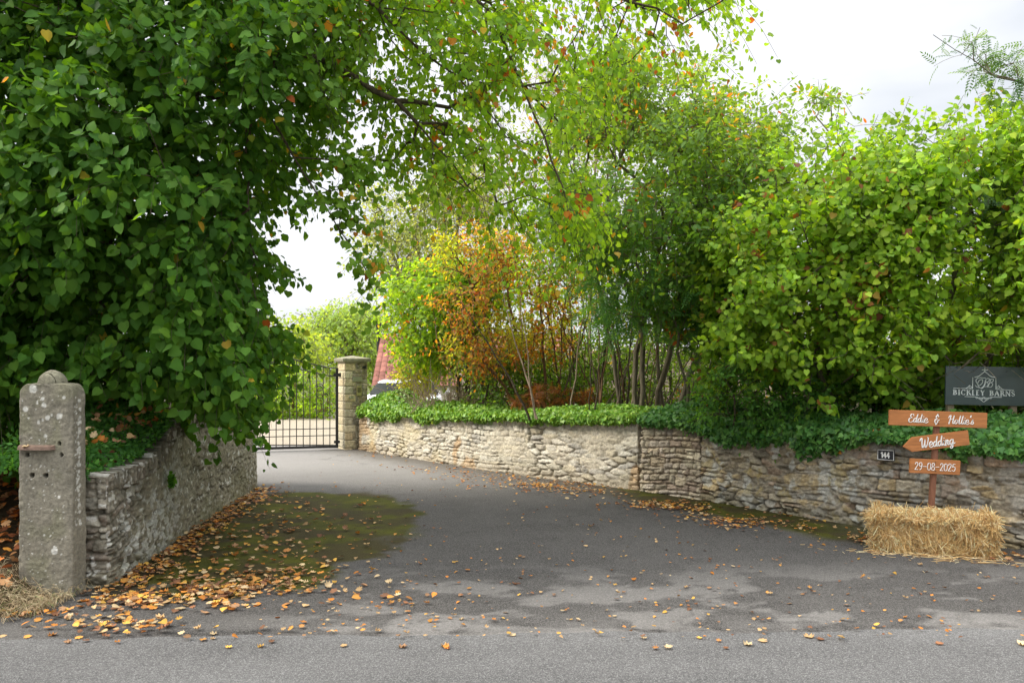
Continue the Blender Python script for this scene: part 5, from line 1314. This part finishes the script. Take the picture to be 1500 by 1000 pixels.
SCRIPT = {
    'E': (1.0, [[(.9, 1.65), (.78, 1.98), (.40, 1.9), (.30, 1.45), (.62, 1.12)], [(.62, 1.12), (.20, .95), (.04, .45), (.25, 0), (.65, .05), (1.0, .4)]]),
    'd': (.86, [[(.55, .85), (.32, 1.0), (.03, .6), (.10, .08), (.32, .02), (.56, .5)], [(.72, 2.0), (.60, 1.1), (.57, .3), (.68, 0), (.98, .3)]]),
    'i': (.46, [[(.05, .3), (.2, 1.0), (.14, .3), (.26, 0), (.56, .3)], [(.25, 1.42), (.27, 1.5)]]),
    'e': (.74, [[(.06, .38), (.48, .52), (.56, .86), (.32, 1.08), (.04, .62), (.14, .06), (.44, -.06), (.84, .3)]]),
    'H': (1.2, [[(-.1, 1.45), (.08, 1.9), (.30, 1.95), (.25, 1.0), (.12, 0)], [(.98, 2.0), (.86, 1.0), (.86, .15), (1.0, .02), (1.25, .3)], [(.05, .95), (.5, 1.1), (.95, 1.05)]]),
    'o': (.72, [[(.34, 1.0), (.05, .6), (.12, .08), (.34, 0), (.56, .4), (.50, .9), (.32, 1.0), (.50, .8), (.85, .85)]]),
    'l': (.52, [[(.34, 2.0), (.22, 1.2), (.18, .3), (.30, 0), (.62, .3)]]),
    "'": (.34, [[(.22, 2.15), (.12, 1.75)]]),
    's': (.60, [[(.0, .2), (.32, 1.12), (.30, .8), (.50, .35), (.34, 0), (.02, .12)]]),
    'W': (1.55, [[(-.15, 1.5), (.02, 1.9), (.22, 1.85), (.24, .7), (.36, .02), (.62, .6), (.80, 1.6)], [(.80, 1.6), (.74, .6), (.88, .02), (1.2, .6), (1.38, 1.7), (1.26, 2.0)]]),
    'n': (.84, [[(.02, .85), (.14, 1.0), (.12, 0)], [(.12, .35), (.36, .98), (.52, .85), (.47, .25), (.60, 0), (.92, .3)]]),
    'g': (.86, [[(.55, .85), (.32, 1.0), (.03, .6), (.10, .08), (.32, .02), (.56, .5)], [(.62, 1.0), (.58, .1), (.50, -.6), (.24, -.75), (.14, -.45), (.55, -.05), (1.0, .3)]]),
    '&': (1.0, [[(.75, 1.55), (.6, 1.85), (.26, 1.75), (.22, 1.3), (.55, 1.08)], [(.55, 1.08), (.12, .85), (.02, .4), (.25, 0), (.62, .12), (.72, .6)], [(.38, .68), (.72, .62), (1.02, .85)], [(.48, 2.15), (.46, 1.8)], [(.40, .05), (.38, -.25)]]),
    ' ': (1.0, [])}
DIG = {
    '0': (.9, [[(.38, 2), (.08, 1.6), (.08, .4), (.38, 0), (.68, .4), (.68, 1.6), (.38, 2)]]),
    '2': (.9, [[(.08, 1.55), (.2, 1.9), (.45, 1.98), (.66, 1.6), (.55, 1.1), (.08, .05)], [(.08, .04), (.72, .04)]]),
    '5': (.9, [[(.62, 1.96), (.18, 1.96)], [(.18, 1.96), (.12, 1.1)], [(.12, 1.1), (.40, 1.25), (.68, .9), (.62, .25), (.35, 0), (.06, .2)]]),
    '8': (.9, [[(.38, 1.08), (.12, 1.4), (.18, 1.85), (.38, 2), (.58, 1.85), (.64, 1.4), (.38, 1.08), (.08, .7), (.12, .15), (.38, 0), (.64, .15), (.68, .7), (.38, 1.08)]]),
    '9': (.9, [[(.68, 1.5), (.52, 1.96), (.22, 1.94), (.06, 1.48), (.22, 1.0), (.54, 1.04), (.68, 1.5)], [(.68, 1.6), (.66, .9), (.52, .3), (.28, .0)]]),
    '-': (1.0, [[(.08, .95), (.80, .95)]]),
    '1': (.85, [[(.15, 1.55), (.5, 2.0)], [(.5, 2.0), (.5, 0)]]),
    '4': (1.15, [[(.75, 2), (.08, .6)], [(.08, .6), (1.05, .6)], [(.75, 2), (.75, 0)]])}
# roman capitals: (thickness class, points)
ROM = {
    'B': (1.25, [(1, [(.25, 2), (.25, 0)]), (.35, [(0, 2), (.5, 2), (.85, 1.75), (.85, 1.3), (.5, 1.06), (.25, 1.06)]), (.35, [(.25, 1.06), (.6, 1.06), (1.0, .75), (1.0, .3), (.6, 0), (0, 0)]), (1, [(.85, 1.75), (.85, 1.35)]), (1, [(.98, .75), (.98, .35)])]),
    'I': (.7, [(1, [(.3, 2), (.3, 0)]), (.3, [(0.05, 2), (.55, 2)]), (.3, [(.05, 0), (.55, 0)])]),
    'C': (1.35, [(.4, [(1.15, 1.6), (.9, 1.95), (.5, 1.95), (.1, 1.4), (.1, .6), (.5, .05), (.9, .05), (1.15, .4)]), (1, [(.12, 1.4), (.12, .6)]), (.35, [(1.15, 2), (1.15, 1.5)])]),
    'K': (1.35, [(1, [(.25, 2), (.25, 0)]), (.3, [(1.1, 2), (.3, .95)]), (1, [(.6, 1.2), (1.15, 0)]), (.3, [(0, 2), (.5, 2)]), (.3, [(0, 0), (.5, 0)])]),
    'L': (1.0, [(1, [(.25, 2), (.25, 0)]), (.3, [(0, 2), (.5, 2)]), (.3, [(0, 0), (.7, 0)])]),
    'E': (1.1, [(1, [(.25, 2), (.25, 0)]), (.3, [(0, 2), (.85, 2)]), (.3, [(.25, 1.05), (.65, 1.05)]), (.3, [(0, 0), (.85, 0)])]),
    'Y': (1.35, [(1, [(.15, 2), (.6, 1)]), (.3, [(1.1, 2), (.6, 1)]), (1, [(.6, 1), (.6, 0)]), (.3, [(-.05, 2), (.4, 2)])]),
    'A': (1.4, [(.3, [(.1, 0), (.6, 2)]), (1, [(.6, 2), (1.15, 0)]), (.3, [(.25, .65), (.9, .65)]), (.3, [(-.1, 0), (.3, 0)]), (.3, [(.9, 0), (1.35, 0)])]),
    'R': (1.35, [(1, [(.25, 2), (.25, 0)]), (.35, [(0, 2), (.6, 2), (.9, 1.75), (.9, 1.3), (.6, 1.05), (.25, 1.05)]), (1, [(.88, 1.7), (.88, 1.35)]), (1, [(.6, 1.05), (1.15, 0)]), (.3, [(0, 0), (.5, 0)])]),
    'N': (1.5, [(.3, [(.15, 2), (.15, 0)]), (1, [(.15, 2), (1.2, 0)]), (.3, [(1.2, 2), (1.2, 0)]), (.3, [(-.05, 0), (.35, 0)]), (.3, [(1, 2), (1.4, 2)])]),
    'S': (1.1, [(.4, [(.85, 1.6), (.6, 1.97), (.3, 1.97), (.08, 1.6), (.25, 1.15), (.7, .85), (.88, .45), (.65, .05), (.3, .03), (.05, .4)]), (1, [(.2, 1.25), (.75, .8)])]),
    ' ': (.9, [])}

def strokes_mesh(name, strokes, material, parent, M, y=-.0015, thick=.0015):
    """strokes: list of (N,2) polylines with per-point widths, flattened to thin raised ribbons (real relief letters)."""
    VV, FF, o = [], [], 0
    for k, (P, w) in enumerate(strokes):
        P = np.asarray(P, float); t = np.gradient(P, axis=0); t = norm(t); nrm = np.stack([-t[:, 1], t[:, 0]], 1)
        P = P.copy(); P[0] -= t[0] * w[0] * .3; P[-1] += t[-1] * w[-1] * .3
        n = len(P); yy = y - (k % 7) * .00012
        A = P + nrm * (w / 2)[:, None]; B = P - nrm * (w / 2)[:, None]
        ring = np.stack([np.c_[A[:, 0], np.full(n, 0.0), A[:, 1]], np.c_[A[:, 0], np.full(n, yy - thick), A[:, 1]], np.c_[B[:, 0], np.full(n, yy - thick), B[:, 1]], np.c_[B[:, 0], np.full(n, 0.0), B[:, 1]]], 1)
        VV.append(ring.reshape(-1, 3)); FF.append(grid_faces(n, 4, o, wrap=True))
        FF.append(np.array([[o, o + 1, o + 2, o + 3], [o + 4 * n - 1, o + 4 * n - 2, o + 4 * n - 3, o + 4 * n - 4]], np.int32)); o += 4 * n
    ob = mesh_np(name, np.concatenate(VV), np.concatenate(FF), material, parent); ob.location = M; return ob

def script_text(text, font, h, x0, z0, slant=.12, heavy=.25, thin=.11, width=1.0, rot=0.0):
    s = h / 2.0; x = 0; out = []
    for ch in text:
        adv, sts = font[ch]
        for st in sts:
            P = catmull(st) if len(st) > 2 else np.linspace(st[0], st[1], 5)
            t = norm(np.gradient(P, axis=0)); w = (thin + (heavy - thin) * np.clip(np.abs(t[:, 1]), 0, 1) ** 1.5 * np.where(t[:, 1] < 0.1, 1, .55)) * s
            Q = np.stack([(P[:, 0] * width + x + P[:, 1] * slant) * s, P[:, 1] * s], 1); out.append((Q, w))
        x += adv * width
    W = x * s; c, sn = math.cos(rot), math.sin(rot); res = []
    for Q, w in out:
        Q = Q - np.array([W / 2, h / 2]); res.append((np.stack([Q[:, 0] * c - Q[:, 1] * sn + x0, Q[:, 0] * sn + Q[:, 1] * c + z0], 1), w))
    return res

def plank(bm, outline, t, y=0.0, bev=.003):
    f = [bm.verts.new((x, y - t / 2, z)) for x, z in outline]; b = [bm.verts.new((x, y + t / 2, z)) for x, z in outline]; n = len(f)
    bm.faces.new(f); bm.faces.new(list(reversed(b)))
    for i in range(n): bm.faces.new((f[i], b[i], b[(i + 1) % n], f[(i + 1) % n]))
    bmesh.ops.bevel(bm, geom=list(bm.edges), offset=bev, segments=2, affect='EDGES')

def rect(w, h, a, cx=0, cz=0):
    c, s = math.cos(a), math.sin(a); return [(cx + x * c - z * s, cz + x * s + z * c) for x, z in ((-w / 2, -h / 2), (w / 2, -h / 2), (w / 2, h / 2), (-w / 2, h / 2))]

def wedding_sign():
    Y = 6.80; root = empty('wedding_sign', (3.655, Y, 0.37)); tag(root, 'orange-brown wooden wedding sign of three planks on a stake in the straw bale', 'sign')
    k = FPX / Y
    def loc(px, py): return ((px - 750) / k - 3.655, CAMH + (HOR - py) / k - .37)
    b0, b1 = loc(1362.5, 752), loc(1372, 604)
    bm = bmesh.new(); a = math.atan2(b1[0] - b0[0], b1[1] - b0[1]); Ls = math.hypot(b1[0] - b0[0], b1[1] - b0[1]) + .18
    bm_box(bm, ((b0[0] + b1[0]) / 2 - .01 * 0, .0, (b0[1] + b1[1]) / 2 - .09), (.046, .03, Ls), rot=Matrix.Rotation(a, 3, 'Y'), bev=.002); mesh_bm('stake', bm, M_STAKE, root)
    def board(px, py, w, h, deg, outline=None):
        cx, cz = loc(px, py); a = R(deg)
        bm = bmesh.new(); plank(bm, [(x * math.cos(a) - z * math.sin(a), x * math.sin(a) + z * math.cos(a)) for x, z in (outline or [(-w / 2, -h / 2), (w / 2, -h / 2), (w / 2, h / 2), (-w / 2, h / 2)])], .02)
        o = mesh_bm('board', bm, M_PINE, root); o.location = (cx, -.028, cz)
        bm = bmesh.new(); sx = b0[0] + (b1[0] - b0[0]) * (cz - b0[1]) / (b1[1] - b0[1]) - cx
        bm.free()
        for dz in (-h * .3, h * .3):
            bm = bmesh.new(); bm_tube(bm, [(sx, -.009, dz), (sx, -.0125, dz)], .0045, 10); mesh_bm('screw', bm, M_IRON, o)
        return o
    b = board(1371, 613, .845, .133, -1.9)
    for st in (script_text('Eddie', SCRIPT, .070, -.175, .006, rot=R(-1.9), width=1.22), script_text('&', SCRIPT, .074, -.015, .0, rot=R(-1.9)), script_text("Hollie's", SCRIPT, .070, .195, -.008, rot=R(-1.9), width=1.22)):
        strokes_mesh('lettering', st, M_WHITE, b, (0, -.0102, 0))
    b = board(1368, 646, .575, .128, 7.2, [(-.287, -.008), (-.215, -.062), (.285, -.064), (.285, .064), (-.20, .064)])
    strokes_mesh('lettering', script_text('Wedding', SCRIPT, .086, .005, .004, rot=R(7.2), heavy=.24, thin=.12, width=1.10), M_WHITE, b, (0, -.0102, 0))
    b = board(1366.5, 682.5, .435, .124, -2.6)
    strokes_mesh('lettering', script_text('29-08-2025', DIG, .062, .0, .0, slant=.03, heavy=.19, thin=.15, rot=R(-2.6), width=1.25), M_WHITE, b, (0, -.0102, 0))
    # a knot in the top board
wedding_sign()

def barn_sign():
    Y = 7.62; k = FPX / Y; cx, cz = (1442.5 - 750) / k, CAMH + (HOR - 565) / k
    root = empty('barn_sign', (cx, Y, .75), R(-2)); tag(root, 'dark slate-grey name board with silver emblem on two short posts above the ivy', 'sign')
    z = cz - .75; W, H = .755, .375
    for sx in (-.31, .29):
        bm = bmesh.new(); bm_box(bm, (sx, .045, z - .33), (.062, .045, .72), bev=.003); mesh_bm('post', bm, M_OLDWOOD, root)
    bm = bmesh.new(); plank(bm, rect(W, H, R(-1)), .02, bev=.002); b = mesh_bm('board', bm, M_SLATE, root); b.location = (0, 0, z)
    def S(lst, w, closed=False): return [(catmull(p) if len(p) > 2 else np.linspace(p[0], p[1], 4), None, ww * w) for ww, p in lst]
    s = .0062 * .9; st = []
    # pixel frame of the enlarged sign -> board metres
    def m(x, y): return ((x - 740) / 1270 * W, -(y - 450) / 640 * H + .0)
    # name
    text = 'BICKLEY BARNS'; tot = sum(ROM[c][0] for c in text) + .22 * (len(text) - 1); X0, X1 = m(222, 0)[0], m(1215, 0)[0]; sx = (X1 - X0) / tot; h = .046; x = X0; words = [st]
    for ch in text:
        adv, ls = ROM[ch]
        if ch == ' ': st = []; words.append(st)
        for cls, p in ls:
            P = np.array(p, float); P = np.linspace(P[0], P[-1], 4) if len(P) == 2 else catmull(P, 5)
            fr = (x - X0) / (X1 - X0); z0 = m(0, 592)[1] * (1 - fr) + m(0, 618)[1] * fr
            Q = np.stack([x + P[:, 0] * sx, z0 + P[:, 1] / 2 * h], 1); st.append((Q, np.full(len(Q), .0108 if cls == 1 else .0052)))
        x += (adv + .22) * sx
    for st in words: strokes_mesh('lettering', st, M_SILVER, b, (0, -.0102, 0))
    em = []
    def add(pts, w=.0048, sm=True):
        w = w * 1.2
        P = np.array([m(*p) for p in pts]); Q = catmull(P, 6) if (len(P) > 2 and sm) else (P if len(P) > 2 else np.linspace(P[0], P[1], 4)); em.append((Q, np.full(len(Q), w)))
    add([(730, 150), (730, 215)], .006); add([(690, 185), (775, 187)], .006)                # cross
    add([(570, 305), (630, 290), (690, 245), (730, 210)], .005); add([(730, 210), (780, 255), (830, 295), (895, 310)], .005)   # roof
    add([(538, 310), (534, 490)]); add([(906, 315), (908, 505)])                             # walls
    add([(230, 485), (400, 492), (450, 475), (490, 440)], .0042); add([(400, 492), (534, 494)])
    add([(945, 440), (985, 480), (1030, 510), (1190, 518)], .0042); add([(906, 505), (1030, 512)])
    add([(525, 470), (495, 450), (480, 470), (500, 485), (515, 472)], .003); add([(915, 480), (945, 455), (965, 475), (945, 492), (925, 480)], .003)
    # monogram B B with swash
    add([(575, 440), (610, 470), (680, 480), (720, 430), (745, 340), (735, 420), (690, 490), (640, 470), (615, 420), (640, 360), (690, 345), (690, 400), (640, 440), (600, 400), (590, 350), (640, 315), (740, 320)], .0042)
    add([(745, 340), (790, 325), (800, 360), (760, 390), (735, 392)], .0042); add([(760, 390), (785, 410), (770, 455), (725, 462)], .0042)
    add([(825, 345), (800, 420), (775, 470)], .005); add([(810, 345), (860, 335), (862, 370), (830, 395), (808, 395)], .0042); add([(830, 395), (855, 420), (835, 465), (790, 468)], .0042)
    add([(410, 625), (590, 630)]); add([(840, 634), (1000, 638)])
    for i, (a, c) in enumerate(((600, 648), (640, 655), (680, 668), (712, 650), (745, 668), (785, 657), (825, 650))):
        add([(a - 18, c - 8), (a, c + 10), (a + 18, c - 8), (a, c - 14), (a - 16, c - 2)], .0034)
    add([(640, 665), (680, 690), (712, 715), (745, 692), (785, 667)], .0036); add([(600, 640), (660, 650), (712, 640), (770, 652), (830, 642)], .0036)
    strokes_mesh('emblem', em, M_SILVER, b, (0, -.0102, 0))
barn_sign()

def number_plaque():
    # on the face of the dark wall
    a = WALL_R[6]; b = WALL_R[7]; t = (b - a) / np.linalg.norm(b - a)
    ang = math.atan2(t[1], t[0]); Y = 7.36; X = (1300 - 750) / FPX * Y; z = CAMH + (HOR - 666) / FPX * Y
    P, s = resample(WALL_R, .02); i = np.argmin(np.abs((P[:, 0] / P[:, 1]) - 550 / FPX)); n = np.array([t[1], -t[0]]); c = P[i] + n * .062; z = CAMH + (HOR - 666) / FPX * c[1]
    root = empty('house_number', (c[0], c[1], z), ang); tag(root, 'small black number 144 plaque fixed to the dark wall left of the wedding sign', 'number plaque')
    w, h = .158, .106
    bm = bmesh.new(); plank(bm, rect(w, h, 0), .012, bev=.002); mesh_bm('plate', bm, M_BLACK, root)
    bw, bh = w - .014, h - .014; c4 = [(-bw / 2, -bh / 2), (bw / 2, -bh / 2), (bw / 2, bh / 2), (-bw / 2, bh / 2)]
    st = [(np.linspace(p, q, 3), np.full(3, .0042)) for p, q in zip(c4, c4[1:] + c4[:1])]
    strokes_mesh('border', st, M_WHITE, root, (0, -.0062, 0))
    strokes_mesh('digits', script_text('144', DIG, .050, -.003, 0, slant=0, heavy=.40, thin=.34, width=1.05), M_WHITE, root, (0, -.0062, 0))
    # fixings into the stone
    bm = bmesh.new(); bm_box(bm, (0, .035, 0), (.03, .06, .03)); mesh_bm('bracket', bm, M_IRON, root)
number_plaque()

# ------------------------------------------------------------------ car, house, garden wall
def parked_car():
    root = empty('parked_car', (-2.62, 18.4, .03), R(6)); tag(root, 'white hatchback parked nose-on behind the ivy next to the gate pillar', 'car')
    # body profile (y forward is -y): list of (y, z_low, z_high, half width)
    prof = [(-2.02, .35, .62, .70), (-1.95, .28, .80, .80), (-1.3, .24, .95, .87), (-.85, .24, 1.00, .88), (0, .24, 1.00, .89), (1.2, .24, 1.02, .88), (1.9, .30, 1.0, .84), (2.05, .4, .85, .74)]
    bm = bmesh.new(); rings = []
    for y, zl, zh, hw in prof:
        sec = [(-hw * .92, zl), (-hw, zl + .15), (-hw, zl + (zh - zl) * .6), (-hw * .93, zh - .03), (-hw * .7, zh), (hw * .7, zh), (hw * .93, zh - .03), (hw, zl + (zh - zl) * .6), (hw, zl + .15), (hw * .92, zl)]
        rings.append([bm.verts.new((x, y, z)) for x, z in sec])
    for a, b in zip(rings, rings[1:]):
        for i in range(10): bm.faces.new((a[i], a[(i + 1) % 10], b[(i + 1) % 10], b[i]))
    bm.faces.new(rings[0]); bm.faces.new(list(reversed(rings[-1]))); mesh_bm('body', bm, M_CAR, root, True)
    def cab(sh, z0, z1, mat, name):
        bm = bmesh.new(); ys = [(-1.0, -.25), (1.75, 1.35)]
        lo = [(-.78, -1.0), (.78, -1.0), (.78, 1.75), (-.78, 1.75)]; hi = [(-.60, -.30), (.60, -.30), (.60, 1.35), (-.60, 1.35)]
        f0, f1 = (z0 - .98) / .30, (z1 - .98) / .30
        L = lambda f: [bm.verts.new((a[0] + (b[0] - a[0]) * f, a[1] + (b[1] - a[1]) * f, .98 + .30 * f)) for a, b in zip(lo, hi)]
        A, B = L(f0), L(f1); bm.faces.new(A); bm.faces.new(B)
        for i in range(4): bm.faces.new((A[i], A[(i + 1) % 4], B[(i + 1) % 4], B[i]))
        bmesh.ops.bevel(bm, geom=list(bm.edges), offset=.03, segments=2, affect='EDGES'); return mesh_bm(name, bm, mat, root)
    cab(1, .98, 1.23, M_GLASSD, 'windscreen'); cab(1, 1.22, 1.28, M_CAR, 'roof')
    root.location.x = -2.5; root.location.z = -.03
    for sx in (-.82, .82):
        for y in (-1.3, 1.3):
            bm = bmesh.new(); bm_tube(bm, [(sx - .1, y, .31), (sx + .1, y, .31)], .31, 24); wh = mesh_bm('wheel', bm, M_TYRE, root)
            bm = bmesh.new(); bm_tube(bm, [(sx - .105, y, .31), (sx + .105, y, .31)], .19, 16); mesh_bm('rim', bm, M_STEEL, wh)
    for sx in (-.6, .6):
        bm = bmesh.new(); bm_box(bm, (sx, -1.98, .70), (.3, .14, .14), bev=.03); mesh_bm('headlight', bm, M_LAMP, root)
    for sx in (-.95, .95):
        bm = bmesh.new(); bm_box(bm, (sx, -.75, 1.05), (.16, .09, .12), bev=.03); mesh_bm('mirror', bm, M_CAR, root)
    bm = bmesh.new(); bm_box(bm, (0, -2.0, .55), (.7, .06, .12), bev=.01); mesh_bm('grille', bm, M_BLACK, root)
parked_car()

def outbuilding():
    Y = 33.0; k = FPX / Y; x0 = (545 - 750) / k; root = empty('outbuilding', (x0, Y, -1.6)); tag(root, 'low house with a steep red clay tile roof and thin flue behind the gate pillar', 'house')
    zr = CAMH + (HOR - 489) / k + 1.6; ze = CAMH + (HOR - 560) / k + 1.6; L = 9.0; D = 2.2
    bm = bmesh.new(); o = [(0, 0), (2 * D, 0), (2 * D, ze), (D, zr - .15), (0, ze)]
    f = [bm.verts.new((.15, y, z)) for y, z in o]; b = [bm.verts.new((L - .15, y, z)) for y, z in o]; bm.faces.new(f); bm.faces.new(list(reversed(b)))
    for i in range(5): bm.faces.new((f[i], b[i], b[(i + 1) % 5], f[(i + 1) % 5]))
    mesh_bm('wall', bm, M_RENDER, root)
    # pantiles: rolls across, steps down the slope
    us = np.linspace(0, L, 500); vs = np.linspace(0, 1, 140); U, Vv = np.meshgrid(us, vs)
    roll = .04 * np.abs(np.sin(U * math.pi / .25)); stepz = .03 * ((Vv * 11) % 1)
    for side in (0, 1):
        ys = (D * Vv - .2 * (1 - Vv)) if side == 0 else (2 * D - D * Vv + .2 * (1 - Vv)); Z = ze - .2 * (1 - Vv) + (zr - ze) * Vv + roll + .03 - stepz + .02
        cell = (np.floor(U / .25) * 57 + np.floor(Vv * 11) * 131).astype(np.int64).ravel(); c = np.array([.25, .105, .08]) * (.7 + .6 * hid(cell, 3))[:, None] * (1 - .45 * (np.abs(np.sin(U * math.pi / .25)) < .25).ravel()[:, None])
        mesh_np('roof', np.stack([U, ys, Z], -1), grid_faces(140, 500), M_TILE, root, col=c, smooth=True)
    bm = bmesh.new(); bm_tube(bm, [(-.2 + .1, D, zr - .7), (-.1, D, zr + .4)], .09, 10); bm_tube(bm, [(-.1, D, zr + .4), (-.1, D, zr + .62)], .13, 10); mesh_bm('flue', bm, M_IRON, root)
    for wx in (1.6, 4.2, 6.8):
        bm = bmesh.new(); bm_box(bm, (wx, -.01, ze - .9), (1.0, .08, .9)); wf = mesh_bm('window', bm, M_CAR, root)
        bm = bmesh.new(); bm_box(bm, (wx - .24, -.055, ze - .9), (.42, .02, .8)); bm_box(bm, (wx + .24, -.055, ze - .9), (.42, .02, .8)); mesh_bm('pane', bm, M_GLASSD, wf)
outbuilding()
def st_pink(s, z, topd, rng, L, H):
    d, cid, cs, cz = pat_coursed(s, z, rng, .1, .2, .2, .45, L, H, .03, 3); st = sstep(.003, .025, d)
    return .02 * st, palette(cid, [(.55, .42, .34), (.60, .48, .38), (.50, .40, .33)]) * (.75 + .25 * st)[:, None]
w5 = build_wall('stone_wall', np.array([(-1.2, 17.3), (3.0, 17.6), (11, 17.8)]), .35, lambda s, P: 1.95 + 0 * s, .045, {'fn': st_pink}, 12)
tag(w5, 'pinkish stone garden wall glimpsed between the stems at the back of the bank', 'wall')
